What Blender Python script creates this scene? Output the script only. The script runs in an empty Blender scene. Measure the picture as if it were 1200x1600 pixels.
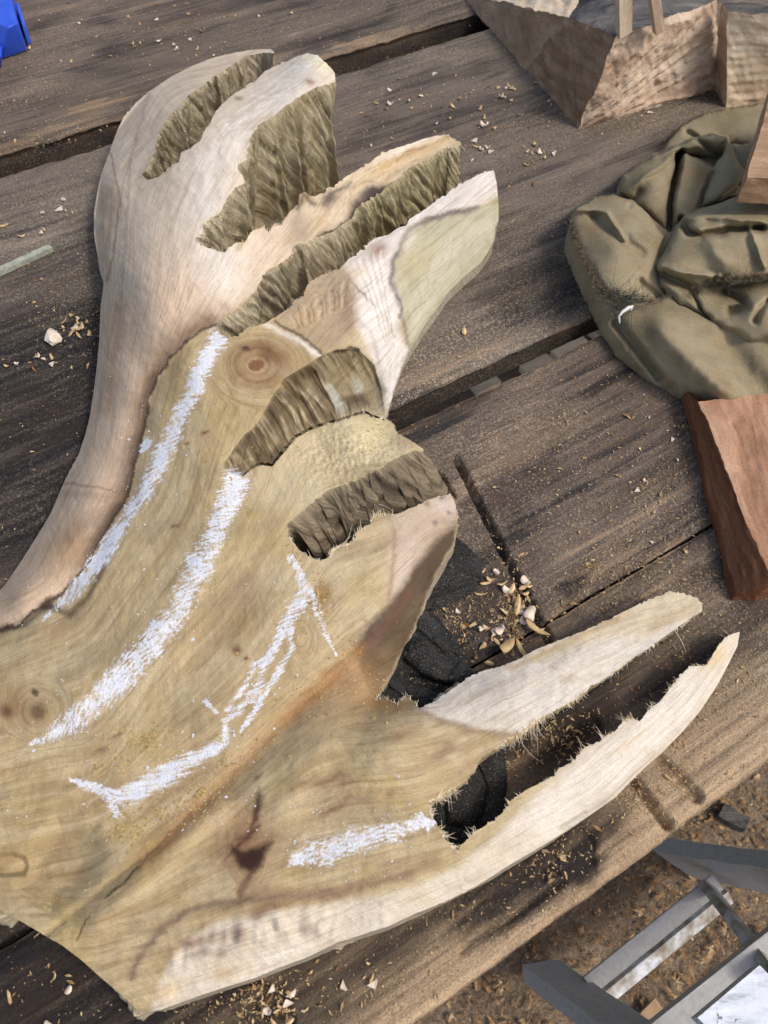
import bpy, bmesh, math, random
import numpy as np
from mathutils import Vector, Matrix
random.seed(7)
rng = np.random.default_rng(11)
S = bpy.context.scene
C = S.collection

# ------------------------------------------------------------------ camera, light, exposure
H = 0.55                       # camera height above the bench top (z = 0)
PITCH = math.radians(56.2)     # below the horizon
cam_d = bpy.data.cameras.new('camera'); cam = bpy.data.objects.new('camera', cam_d); C.objects.link(cam)
cam.location = (0, 0, H); cam.rotation_euler = (math.pi/2 - PITCH, 0, 0)
cam_d.sensor_fit = 'VERTICAL'; cam_d.sensor_height = 36; cam_d.sensor_width = 27; cam_d.lens = 27
cam_d.clip_start = 0.01; cam_d.clip_end = 50
cam_d.dof.use_dof = True; cam_d.dof.focus_distance = 0.66; cam_d.dof.aperture_fstop = 27/2.2
S.camera = cam
SUN_EL = math.radians(52); SUN_AZ = math.radians(-24)   # azimuth from +x towards +y
W = bpy.data.worlds.new("World"); S.world = W; W.use_nodes = True
wn = W.node_tree.nodes; bg = wn['Background']
sky = wn.new('ShaderNodeTexSky'); sky.sky_type = 'NISHITA'; sky.sun_disc = False
sky.dust_density = 3.0; sky.ozone_density = .7; sky.air_density = .9; sky.sun_elevation = SUN_EL; sky.sun_rotation = math.pi/2 - SUN_AZ
W.node_tree.links.new(sky.outputs[0], bg.inputs[0]); bg.inputs[1].default_value = 0.15
sun_d = bpy.data.lights.new('sun', 'SUN'); sun_d.energy = 1.4; sun_d.angle = math.radians(13.0); sun_d.color = (1, .985, .955)
sun = bpy.data.objects.new('sun', sun_d); C.objects.link(sun)
ldir = Vector((math.cos(SUN_EL)*math.cos(SUN_AZ), math.cos(SUN_EL)*math.sin(SUN_AZ), math.sin(SUN_EL)))
sun.rotation_euler = ldir.to_track_quat('Z', 'Y').to_euler(); sun.location = ldir*3
S.view_settings.view_transform = 'Standard'; S.view_settings.look = 'None'
S.view_settings.exposure = 0.36; S.view_settings.gamma = 1.0

# ------------------------------------------------------------------ helpers: projection, noise, fields
F_PX = 1200.0; SP, CP = math.sin(PITCH), math.cos(PITCH)
def unproj(px, py, z=0.0):
    """point of the place at height z seen at photo pixel (px, py) -- used to survey the real layout"""
    px = np.asarray(px, float); py = np.asarray(py, float); z = np.asarray(z, float)
    dx = px-600; dy = py-800
    ry = F_PX*CP - dy*SP; rz = -F_PX*SP - dy*CP
    t = (H - z)/(-rz)
    return np.stack(np.broadcast_arrays(dx*t, ry*t, z), -1)
def U(px, py, z=0.0): return Vector(unproj(px, py, z))

def lin(r, g, b):
    c = np.array([r, g, b], float)/255
    return np.where(c <= .04045, c/12.92, ((c+.055)/1.055)**2.4)
def L4(r, g, b, k=1.0):
    c = lin(r, g, b)*k; return (c[0], c[1], c[2], 1)

_g = np.random.default_rng(5).uniform(0, 2*np.pi, (256, 256)); _gx = np.cos(_g); _gy = np.sin(_g)
def perlin(x, y, seed=0):
    x = np.asarray(x, float)+seed*17.37; y = np.asarray(y, float)+seed*31.71
    ix = np.floor(x).astype(int); iy = np.floor(y).astype(int); fx = x-ix; fy = y-iy
    u = fx*fx*fx*(fx*(fx*6-15)+10); v = fy*fy*fy*(fy*(fy*6-15)+10)
    def g(a, b, dx, dy):
        a = a & 255; b = b & 255
        return _gx[a, b]*dx + _gy[a, b]*dy
    n00 = g(ix, iy, fx, fy); n10 = g(ix+1, iy, fx-1, fy); n01 = g(ix, iy+1, fx, fy-1); n11 = g(ix+1, iy+1, fx-1, fy-1)
    return 1.4*((n00*(1-u)+n10*u)*(1-v) + (n01*(1-u)+n11*u)*v)
def fbm(x, y, seed=0, o=4):
    s = 0; a = 1.0; t = 0
    for k in range(o):
        s = s + a*perlin(np.asarray(x)*2**k, np.asarray(y)*2**k, seed+k*3); t += a; a *= .5
    return s/t*1.3
def sstep(a, b, x):
    t = np.clip((x-a)/(b-a), 0, 1); return t*t*(3-2*t)
def inside(px, py, poly):
    poly = np.asarray(poly, float); r = np.zeros(px.shape, bool)
    n = len(poly); j = n-1
    for i in range(n):
        xi, yi = poly[i]; xj, yj = poly[j]
        if yi != yj:
            r ^= ((yi > py) != (yj > py)) & (px < (xj-xi)*(py-yi)/(yj-yi)+xi)
        j = i
    return r
def dline(px, py, pts, closed=False, want_t=False):
    """distance to a polyline (and position along it, 0..n-1)"""
    pts = np.asarray(pts, float)[:, :2]; n = len(pts)
    best = np.full(px.shape, 1e9); bt = np.zeros(px.shape)
    for i in range(n if closed else n-1):
        a = pts[i]; b = pts[(i+1) % n]; d = b-a; l2 = max(d@d, 1e-9)
        t = np.clip(((px-a[0])*d[0]+(py-a[1])*d[1])/l2, 0, 1)
        q = (px-a[0]-t*d[0])**2+(py-a[1]-t*d[1])**2
        m = q < best; best = np.where(m, q, best)
        if want_t: bt = np.where(m, i+t, bt)
    best = np.sqrt(best)
    return (best, bt) if want_t else best
def sdf(px, py, poly):
    d = dline(px, py, poly, True); return np.where(inside(px, py, poly), d, -d)
class RBF:
    def __init__(s, P, v, smooth=0.0):
        s.P = np.asarray(P, float)/500; v = np.asarray(v, float); n = len(s.P)
        A = np.zeros((n+3, n+3)); A[:n, :n] = s.k(s.P[:, None]-s.P[None]) + smooth*np.eye(n)
        A[:n, n] = 1; A[:n, n+1:] = s.P; A[n:, :n] = A[:n, n:].T
        s.w = np.linalg.solve(A, np.concatenate([v, np.zeros(3)]))
    @staticmethod
    def k(d):
        r2 = (d*d).sum(-1); return .5*r2*np.log(r2+1e-12)
    def __call__(s, px, py):
        px = np.asarray(px, float); q = np.stack([px, np.broadcast_to(py, px.shape)], -1).reshape(-1, 2)/500; n = len(s.P)
        out = s.w[n] + q@s.w[n+1:]
        for i in range(n):
            out = out + s.w[i]*s.k(q-s.P[i])
        return out.reshape(px.shape)
def resample(poly, step, closed=True):
    poly = np.asarray(poly, float); out = []
    n = len(poly)
    for i in range(n if closed else n-1):
        a = poly[i]; b = poly[(i+1) % n]; k = max(1, int(np.linalg.norm(b-a)/step))
        for q in range(k): out.append(a+(b-a)*q/k)
    if not closed: out.append(poly[-1])
    return np.array(out)

# ------------------------------------------------------------------ helpers: meshes and objects
def raw_mesh(name, V, F, mat=None, smooth=True, attrs=None):
    V = np.asarray(V, np.float32); me = bpy.data.meshes.new(name)
    me.vertices.add(len(V)); me.vertices.foreach_set('co', V.ravel())
    if isinstance(F, np.ndarray):
        k = F.shape[1]; idx = F.astype(np.int32).ravel(); starts = np.arange(len(F), dtype=np.int32)*k
    else:
        idx = np.array([i for f in F for i in f], np.int32); ln = np.array([len(f) for f in F]); starts = np.concatenate([[0], np.cumsum(ln)[:-1]]).astype(np.int32)
    me.loops.add(len(idx)); me.loops.foreach_set('vertex_index', idx)
    me.polygons.add(len(starts)); me.polygons.foreach_set('loop_start', starts)
    me.update(calc_edges=True); me.validate()
    if len(me.polygons): me.polygons.foreach_set('use_smooth', np.full(len(me.polygons), smooth))
    for nm, (kind, a) in (attrs or {}).items():
        at = me.attributes.new(nm, kind, 'POINT')
        at.data.foreach_set('color' if kind == 'FLOAT_COLOR' else ('vector' if kind == 'FLOAT_VECTOR' else 'value'), np.asarray(a, np.float32).ravel())
    if mat: me.materials.append(mat)
    return me
def obj(name, me, parent=None, label=None, cat=None, group=None, kind=None, loc=None):
    o = bpy.data.objects.new(name, me); C.objects.link(o)
    if parent: o.parent = parent
    if loc is not None: o.location = loc
    if label: o['label'] = label
    if cat: o['category'] = cat
    if group: o['group'] = group
    if kind: o['kind'] = kind
    return o
def thing(name, label, cat, loc=(0, 0, 0), rotz=0, group=None):
    o = obj(name, None, None, label, cat, group, loc=loc); o.rotation_euler = (0, 0, rotz); o.empty_display_size = .05
    return o
def bm_mesh(name, bm, mat, smooth=False):
    me = bpy.data.meshes.new(name); bm.to_mesh(me); bm.free()
    if mat: me.materials.append(mat)
    if smooth: me.polygons.foreach_set('use_smooth', np.full(len(me.polygons), True))
    return me
def grid_faces(nx, ny):
    a = np.arange(nx*ny).reshape(ny, nx)
    return np.stack([a[:-1, :-1], a[:-1, 1:], a[1:, 1:], a[1:, :-1]], -1).reshape(-1, 4)
def compact(V, F, attrs=None):
    u, inv = np.unique(F.ravel(), return_inverse=True)
    return V[u], inv.reshape(F.shape), {k: (t, a[u]) for k, (t, a) in (attrs or {}).items()}

# ------------------------------------------------------------------ helpers: materials
class NT:
    def __init__(s, name, rough=.8, spec=.25):
        s.m = bpy.data.materials.new(name); s.m.use_nodes = True; s.t = s.m.node_tree; s.b = s.t.nodes['Principled BSDF']
        s.b.inputs['Roughness'].default_value = rough; s.b.inputs['Specular IOR Level'].default_value = spec
    def n(s, typ, **kw):
        o = s.t.nodes.new(typ)
        for k, v in kw.items(): setattr(o, k, v)
        return o
    def l(s, a, b): s.t.links.new(a, b)
    def coord(s, out='Object'): return s.n('ShaderNodeTexCoord').outputs[out]
    def attr(s, name, out='Vector'): return s.n('ShaderNodeAttribute', attribute_name=name).outputs[out]
    def scale(s, v, sc, rot=(0, 0, 0), loc=(0, 0, 0)):
        m = s.n('ShaderNodeMapping'); m.inputs['Scale'].default_value = sc; m.inputs['Rotation'].default_value = rot; m.inputs['Location'].default_value = loc
        s.l(v, m.inputs['Vector']); return m.outputs[0]
    def noise(s, v, scale=5, detail=4, rough=.55, dist=0, out='Fac'):
        o = s.n('ShaderNodeTexNoise'); o.inputs['Scale'].default_value = scale; o.inputs['Detail'].default_value = detail
        o.inputs['Roughness'].default_value = rough; o.inputs['Distortion'].default_value = dist
        s.l(v, o.inputs['Vector']); return o.outputs[out]
    def vor(s, v, scale=5, feature='F1', out='Distance'):
        o = s.n('ShaderNodeTexVoronoi', feature=feature); o.inputs['Scale'].default_value = scale; s.l(v, o.inputs['Vector']); return o.outputs[out]
    def ramp(s, f, stops, interp='LINEAR'):
        r = s.n('ShaderNodeValToRGB'); r.color_ramp.interpolation = interp
        el = r.color_ramp.elements
        while len(el) < len(stops): el.new(.5)
        for e, (p, c) in zip(el, stops):
            e.position = p; e.color = c if hasattr(c, '__len__') else (c, c, c, 1)
        s.l(f, r.inputs[0]); return r.outputs[0]
    def mix(s, f, a, b, mode='MIX'):
        o = s.n('ShaderNodeMix', data_type='RGBA', blend_type=mode)
        for sock, v in ((o.inputs[0], f), (o.inputs[6], a), (o.inputs[7], b)):
            if hasattr(v, 'is_output'): s.l(v, sock)
            else: sock.default_value = v
        return o.outputs[2]
    def math(s, op, a, b=0.0):
        o = s.n('ShaderNodeMath', operation=op)
        for sock, v in zip(o.inputs, (a, b)):
            if hasattr(v, 'is_output'): s.l(v, sock)
            else: sock.default_value = v
        return o.outputs[0]
    def bump(s, h, strength=.5, dist=.002, prev=None):
        o = s.n('ShaderNodeBump'); o.inputs['Strength'].default_value = strength; o.inputs['Distance'].default_value = dist
        s.l(h, o.inputs['Height'])
        if prev is not None: s.l(prev, o.inputs['Normal'])
        return o.outputs[0]
    def done(s, col=None, nrm=None, rough=None):
        if col is not None:
            if hasattr(col, 'is_output'): s.l(col, s.b.inputs['Base Color'])
            else: s.b.inputs['Base Color'].default_value = col
        if nrm is not None: s.l(nrm, s.b.inputs['Normal'])
        if rough is not None: s.l(rough, s.b.inputs['Roughness'])
        return s.m

def mat_carving(name, wall=False):
    t = NT(name, .62, .22)
    col = t.attr('Col', 'Color'); g = t.attr('grain')
    fine = t.noise(t.scale(g, (.02, .8, 1)), 1.0, 4, .55)           # streaks along the grain
    mid = t.noise(t.scale(g, (.008, .16, 1)), 1.0, 4, .5, .25)
    pore = t.noise(t.scale(g, (.09, 2.2, 1)), 1.0, 2, .6); line = t.noise(t.scale(g, (.007, .33, 1)), 1.0, 2, .5, .15)
    o = t.coord()
    spk = t.noise(o, 1100, 3, .65); blot = t.noise(o, 45, 5, .6)
    k = 1.0 if not wall else .6
    c = t.mix(.5*k, col, t.ramp(fine, [(.3, (.68, .64, .58, 1)), (.5, (1, 1, 1, 1)), (.7, (1.14, 1.13, 1.12, 1))]), 'MULTIPLY')
    c = t.mix(.55*k, c, t.ramp(mid, [(.3, (.78, .73, .67, 1)), (.5, (1, 1, 1, 1)), (.72, (1.08, 1.08, 1.07, 1))]), 'MULTIPLY')
    c = t.mix(.6, c, t.ramp(pore, [(.33, (.60, .52, .42, 1)), (.44, (1, 1, 1, 1))]), 'MULTIPLY')
    c = t.mix(.36*k, c, t.ramp(line, [(.34, (.66, .58, .48, 1)), (.43, (1, 1, 1, 1)), (.6, (1, 1, 1, 1)), (.7, (1.1, 1.09, 1.07, 1))]), 'MULTIPLY')
    c = t.mix(.5, c, t.ramp(spk, [(.3, (.68, .62, .54, 1)), (.5, (1, 1, 1, 1)), (.7, (1.2, 1.19, 1.17, 1))]), 'MULTIPLY')
    c = t.mix(.4, c, t.ramp(blot, [(.3, (.8, .75, .68, 1)), (.6, (1.06, 1.06, 1.06, 1))]), 'MULTIPLY')
    tool = t.noise(t.scale(g, (.45, .02, 1)), 1.0, 2, .6)           # chatter across the grain left by the blade
    tool2 = t.noise(t.scale(g, (.06, .05, 1)), 1.0, 2, .5)
    if not wall:
        ck = t.math('ADD', t.attr('chalk', 'Fac'), t.math('ADD', t.math('MULTIPLY', t.math('SUBTRACT', t.noise(o, 1500, 3, .75), .5), 1.5), t.math('MULTIPLY', t.math('SUBTRACT', pore, .5), .7)))
        c = t.mix(t.ramp(ck, [(.42, 0.0), (.78, .90)]), c, (.78, .78, .80, 1))
    n1 = t.bump(tool2, .25, .004); n1 = t.bump(fine, .22, .0010, n1); n1 = t.bump(tool, .22 if not wall else .05, .0010, n1); n1 = t.bump(spk, .5 if not wall else .7, .0006, n1)
    if wall:
        r1 = t.noise(t.scale(g, (.012, .17, 1)), 1.0, 3, .6); r2 = t.noise(t.scale(g, (.03, .62, 1)), 1.0, 3, .65)
        r1 = t.math('ABSOLUTE', t.math('SUBTRACT', r1, .5)); r2 = t.math('ABSOLUTE', t.math('SUBTRACT', r2, .5))
        c = t.mix(.45, c, t.ramp(r1, [(.0, (1.25, 1.24, 1.2, 1)), (.05, (1, 1, 1, 1)), (.18, (.55, .51, .45, 1))]), 'MULTIPLY')  # groove shade and bright crests painted along the bump
        c = t.mix(.5, c, t.ramp(r2, [(.0, (1.3, 1.28, 1.22, 1)), (.04, (1, 1, 1, 1)), (.17, (.62, .57, .5, 1))]), 'MULTIPLY')
        n1 = t.bump(t.math('SUBTRACT', .3, r1), 1.0, .006, n1); n1 = t.bump(t.math('SUBTRACT', .3, r2), .8, .003, n1); n1 = t.bump(t.noise(o, 320, 4, .65), .6, .0014, n1)
    return t.done(c, n1)
M_CARVE = mat_carving('carved wood'); M_CUT = mat_carving('chainsawn wood', True)

def mat_plank(name, dark, mid, light, dust, edge=None, seed=0.0, darkmix=.5, lightpos=.60):
    t = NT(name, .82, .25)
    o = t.scale(t.coord(), (1, 1, 1), loc=(seed, seed*1.7, 0))
    g1 = t.noise(t.scale(o, (5, 150, 30)), 1, 6, .62, .4); g2 = t.noise(t.scale(o, (2.2, 36, 10)), 1, 5, .6, .8)
    blot = t.noise(t.scale(o, (5, 11, 8)), 1, 6, .62, .5); spk = t.noise(o, 300, 4, .75); spk2 = t.noise(o, 800, 2, .6)
    big = t.noise(t.scale(o, (2.2, 4, 3)), 1, 3, .5)
    g3 = t.noise(t.scale(o, (9, 420, 60)), 1, 3, .6)
    f = t.math('ADD', t.math('MULTIPLY', g1, .28), t.math('ADD', t.math('MULTIPLY', g2, .34), t.math('MULTIPLY', blot, .38)))
    c = t.ramp(f, [(.42, dark), (.49, mid), (.535, mid), (lightpos, light)])
    c = t.mix(.32, c, t.ramp(g3, [(.34, .45), (.5, 1.0), (.66, 1.45)]), 'MULTIPLY'); c = t.mix(.55, c, t.ramp(t.noise(t.scale(o, (7, 18, 8)), 1, 5, .6), [(.34, .6), (.5, 1.0), (.66, 1.35)]), 'MULTIPLY')
    st = t.ramp(t.math('ADD', t.math('MULTIPLY', blot, .6), t.math('MULTIPLY', g1, .4)), [(.40, 1.0), (.48, 0.0)]); c = t.mix(t.math('MULTIPLY', st, darkmix), c, (.021, .019, .019, 1))
    if edge is not None:          # worn bare wood towards the outer edge
        ecol, y0, y1 = edge
        y = t.n('ShaderNodeSeparateXYZ'); t.l(t.coord(), y.inputs[0])
        yy = t.math('ADD', y.outputs[1], t.math('MULTIPLY', t.math('SUBTRACT', t.noise(t.scale(o, (7, 22, 1)), 1, 6, .65), .5), .10))
        mr = t.n('ShaderNodeMapRange'); mr.inputs[1].default_value = y1; mr.inputs[2].default_value = y0; t.l(yy, mr.inputs[0])
        ec = t.mix(1, ecol, t.ramp(g1, [(.3, .35), (.5, .9), (.7, 1.25)]), 'MULTIPLY')
        c = t.mix(mr.outputs[0], c, ec)
    bw = t.mix(1, (.30, .20, .115, 1), t.ramp(g1, [(.3, .4), (.5, .9), (.7, 1.3)]), 'MULTIPLY')
    c = t.mix(t.attr('bare', 'Fac'), c, bw)
    sa = t.attr('stain_shade', 'Fac')
    c = t.mix(t.math('MULTIPLY', sa, .97), c, t.mix(t.ramp(g2, [(.4, 0.0), (.62, .8)]), (.014, .012, .012, 1), (.036, .023, .015, 1)))  # darkens real stains and painted shade alike
    # sawdust settled in the grain
    d = t.math('MULTIPLY', t.ramp(t.math('ADD', t.math('MULTIPLY', spk, .6), t.math('MULTIPLY', spk2, .4)), [(.525, 0.0), (.57, 1.0)]), t.ramp(t.math('ADD', t.math('MULTIPLY', big, .5), t.math('MULTIPLY', blot, .5)), [(.42, .0), (.60, 1.0)]))
    c = t.mix(t.math('MULTIPLY', d, t.math('MULTIPLY', t.math('SUBTRACT', 1.0, t.math('MULTIPLY', sa, .75)), dust)), c, (.40, .325, .225, 1))
    c = t.mix(.8, c, t.ramp(spk2, [(.3, .55), (.5, 1.0), (.7, 1.35)]), 'MULTIPLY')
    n1 = t.bump(g1, .45, .003); n1 = t.bump(blot, .5, .006, n1); n1 = t.bump(spk, .8, .0018, n1)
    return t.done(c, n1)

# ------------------------------------------------------------------ the carving: survey data (photo pixels)
EDGE = {}
OUT = [(-150,1012),(0,922),(7,915),(33,877),(50,850),(67,823),(80,800),(100,753),(112,730),(123,710),(133,680),(140,653),(147,607),(152,567),(155,533),(157,483),(162,443),(155,420),
 (152,397),(147,367),(147,333),(152,300),(158,273),(170,240),(182,207),(193,183),(213,160),(233,143),(267,120),(300,103),(333,90),(367,82),(400,77),(424,77),(432,84),
 (415,82),(400,84),(383,88),(360,103),(343,115),(327,125),(307,140),(293,150),(283,163),(267,178),(253,197),(247,210),(243,233),(233,257),(222,275),
 (227,282),(247,277),(260,267),(267,260),(280,253),(283,238),(300,230),(313,220),(320,203),(330,190),(337,173),(353,157),(370,143),(400,126),(413,112),(433,102),(460,90),(480,83),(497,87),(513,102),(523,113),
 (524,128),(500,134),(483,142),(463,155),(447,165),(427,182),(402,196),(392,215),(386,235),(385,250),(372,257),(372,265),(380,275),(382,287),(367,292),(355,310),(350,320),(342,335),(330,340),(317,350),(316,364),(305,372),(311,381),
 (325,387),(347,395),(357,390),(367,380),(385,377),(388,369),(395,360),(412,355),(420,362),(430,352),(440,353),(446,340),(453,331),(465,320),(468,303),(477,300),(485,307),(497,305),(507,300),
 (525,287),(540,277),(560,265),(580,252),(592,242),(612,234),(640,225),(662,217),(680,212),(697,211),(707,216),(718,224),
 (710,230),(690,232),(680,242),(662,250),(645,260),(630,272),(617,285),(605,290),(595,302),(582,307),(570,315),(556,325),(552,340),(535,352),(520,362),(500,370),(470,380),(457,387),(455,400),(440,410),(420,422),(405,442),(400,455),(387,467),(365,487),(355,495),(338,507),
 (342,520),(357,528),(375,524),(385,512),(415,505),(435,492),(455,480),(460,470),(475,462),(480,445),(492,435),(515,425),(530,420),(545,405),(567,390),(575,380),(587,372),(607,367),(620,357),(635,352),(640,342),(660,330),(680,315),(700,302),(715,290),(735,280),(750,272),(771,266),
 (776,285),(779,317),(779,345),(774,355),(772,375),(762,395),(750,412),(725,432),(700,457),(687,477),(667,503),(643,543),(627,577),(617,607),(607,640),(600,658),
 (590,650),(580,647),(572,641),(562,643),(542,650),(525,655),(505,660),(485,667),(460,680),(447,696),(434,711),(424,724),(407,722),(394,727),(381,740),(378,746),
 (395,732),(407,727),(425,729),(437,715),(450,700),(462,685),(485,672),(505,665),(525,660),(542,655),(562,648),(572,646),(580,652),(602,655),(615,662),(618,675),(637,685),(652,695),(664,706),
 (647,704),(625,713),(605,725),(585,737),(555,752),(530,760),(512,766),(490,785),(465,805),(448,819),(452,842),(463,856),(485,872),(500,877),
 (515,870),(517,860),(535,852),(552,845),(560,830),(577,820),(583,806),(605,805),(625,802),(645,792),(665,782),(687,775),(705,771),(710,782),(715,802),(715,827),(711,847),(700,872),(680,902),(670,922),(665,945),(655,972),(645,992),(630,1012),(620,1037),(607,1065),(588,1094),
 (600,1090),(610,1095),(620,1102),(632,1090),(641,1092),(655,1106),(670,1100),(695,1085),(720,1067),(735,1057),(757,1047),(780,1042),(807,1032),(833,1017),(867,1003),(910,987),(960,963),(1000,943),(1047,923),(1067,927),(1087,933),(1098,943),
 (1097,955),(1083,963),(1050,987),(1017,1010),(987,1030),(950,1057),(923,1073),(900,1093),(867,1110),(840,1125),(825,1137),(812,1147),(790,1157),(770,1172),(750,1187),(742,1205),(715,1230),(690,1242),(671,1253),(672,1270),(682,1287),(692,1305),(707,1325),(712,1332),
 (722,1320),(740,1302),(760,1290),(785,1270),(800,1250),(820,1235),(847,1222),(867,1212),(872,1202),(892,1192),(910,1172),(940,1155),(962,1142),(972,1127),(987,1122),(1000,1127),(1015,1107),(1030,1097),(1040,1085),(1060,1060),(1077,1041),(1102,1040),(1112,1027),(1120,1012),(1130,1000),(1142,991),(1156,987),
 (1152,1010),(1137,1040),(1120,1072),(1095,1110),(1065,1145),(1030,1180),(1007,1200),(960,1247),(923,1273),(883,1300),(833,1330),(800,1349),(747,1383),(693,1410),(650,1427),(607,1447),(567,1460),(527,1473),(477,1497),(433,1513),(398,1528),(350,1543),(300,1560),(253,1577),(233,1581),(213,1576),(187,1553),(157,1527),(127,1500),(97,1477),(67,1460),(37,1442),(0,1422),(-150,1340)]
ZP = [  # (px, py, height in cm)
 (150,330,5),(193,183,5),(267,120,6.5),(333,90,7.5),(400,77,8.5),(155,430,5),(157,500,5),(147,607,4),(123,710,3.5),(80,800,3),(33,877,2.6),(0,922,2.5),(-150,1010,2.5),
 (250,200,10),(300,150,10.5),(210,300,9),(300,300,12),(400,150,12.2),(480,100,12.4),(521,118,12),(440,140,12.6),(380,220,12.8),(250,400,11.2),(350,430,11),(230,500,9.4),(300,470,10.3),(200,600,7),(190,680,6),(260,540,8.6),(150,760,5.4),(100,850,4.7),(30,930,4.4),(200,420,9.6),(180,300,7.8),(430,90,10),
 (240,600,6.6),(222,680,5.8),(190,770,5),(100,930,4.3),(30,985,4.3),(-150,1050,4.2),
 (300,600,7.7),(400,565,8.2),(350,510,8.8),(450,490,8.2),(300,800,6.1),(200,1000,5.1),(60,1100,5),(400,860,6.1),(350,740,6.8),(430,640,7.4),(-150,1200,4.8),
 (400,400,10.6),(350,400,11.3),(460,370,9.6),(500,330,8.7),(600,260,7.4),(560,300,7.8),(670,228,6.6),(712,219,6.2),
 (560,410,7.4),(640,345,6.4),(700,308,5.8),(771,270,5.2),(700,400,4.0),(740,350,4.4),(779,330,3.0),(768,385,1.8),(710,450,1.5),(645,540,1.4),(605,645,1.4),(615,410,6.4),(590,480,5.6),(570,560,4.6),(530,480,7),
 (497,560,7.6),
 (385,735,6.3),(500,690,6.1),(575,655,5.7),(640,690,5.4),(660,704,5.1),(550,735,6),(480,770,6.1),
 (520,875,5.6),(600,825,5.6),(690,785,5.1),(708,790,4.7),(560,940,5.3),(640,860,5.0),(610,960,4.6),(560,1010,4.4),(714,830,2.8),(680,905,2.4),(650,985,2.0),(620,1040,1.8),(590,1090,2.0),(660,880,4.0),(600,1030,3.2),
 (450,950,5.6),(500,1030,4.9),(450,1100,4.7),(350,1100,5.2),(330,1240,4.7),(150,1400,4.3),(60,1460,4),
 (500,1150,5.1),(600,1120,4.8),(660,1112,4.6),(800,1080,4.0),(900,1015,3.4),(1055,932,2.6),(1095,947,2.5),(830,1135,4.0),(760,1180,4.4),(690,1240,4.8),(950,1050,3.2),
 (700,1330,4.4),(850,1228,3.7),(950,1155,3.1),(1050,1080,2.6),(1152,992,2.1),(1090,1100,2.3),(1030,1170,2.4),(920,1265,2.6),(700,1400,2.9),(560,1452,3.2),(400,1520,3.0),(240,1572,2.9),(600,1400,4.3),(400,1410,4.9),(300,1350,4.8),(200,1450,4.4),(110,1478,4),(0,1418,4),(0,1300,4.6),(-150,1320,4.3),(330,1490,3.9),(500,1270,5.1),(620,1310,5)]
_zp = np.array(ZP, float); zrbf = RBF(_zp[:, :2], _zp[:, 2], 1e-4)
RIGHT_EDGE = [(1156,987),(1152,1010),(1137,1040),(1120,1072),(1095,1110),(1065,1145),(1030,1180),(1007,1200),(960,1247),(923,1273),(883,1300)]
LEFT_EDGE = [(0,922),(33,877),(67,823),(100,753),(123,710),(140,653),(152,567),(157,483),(155,420),(147,350),(158,273),(182,207),(233,143),(300,103),(367,82),(424,77)]
S4_EDGE = [(378,744),(362,741),(349,731),(350,722),(365,702),(380,680),(392,672),(402,660),(417,635),(425,620),(435,605),(442,592),(460,582),(485,567),(497,558)]
S4_RIM = [(497,558),(525,546),(560,546),(585,570),(597,610),(602,655)]
S4 = S4_EDGE+S4_RIM[1:]+[(590,651),(580,649),(572,643),(562,645),(542,652),(525,657),(505,662),(485,669),(461,682),(448,698),(435,713),(424,726),(407,724),(394,729)]
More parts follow.
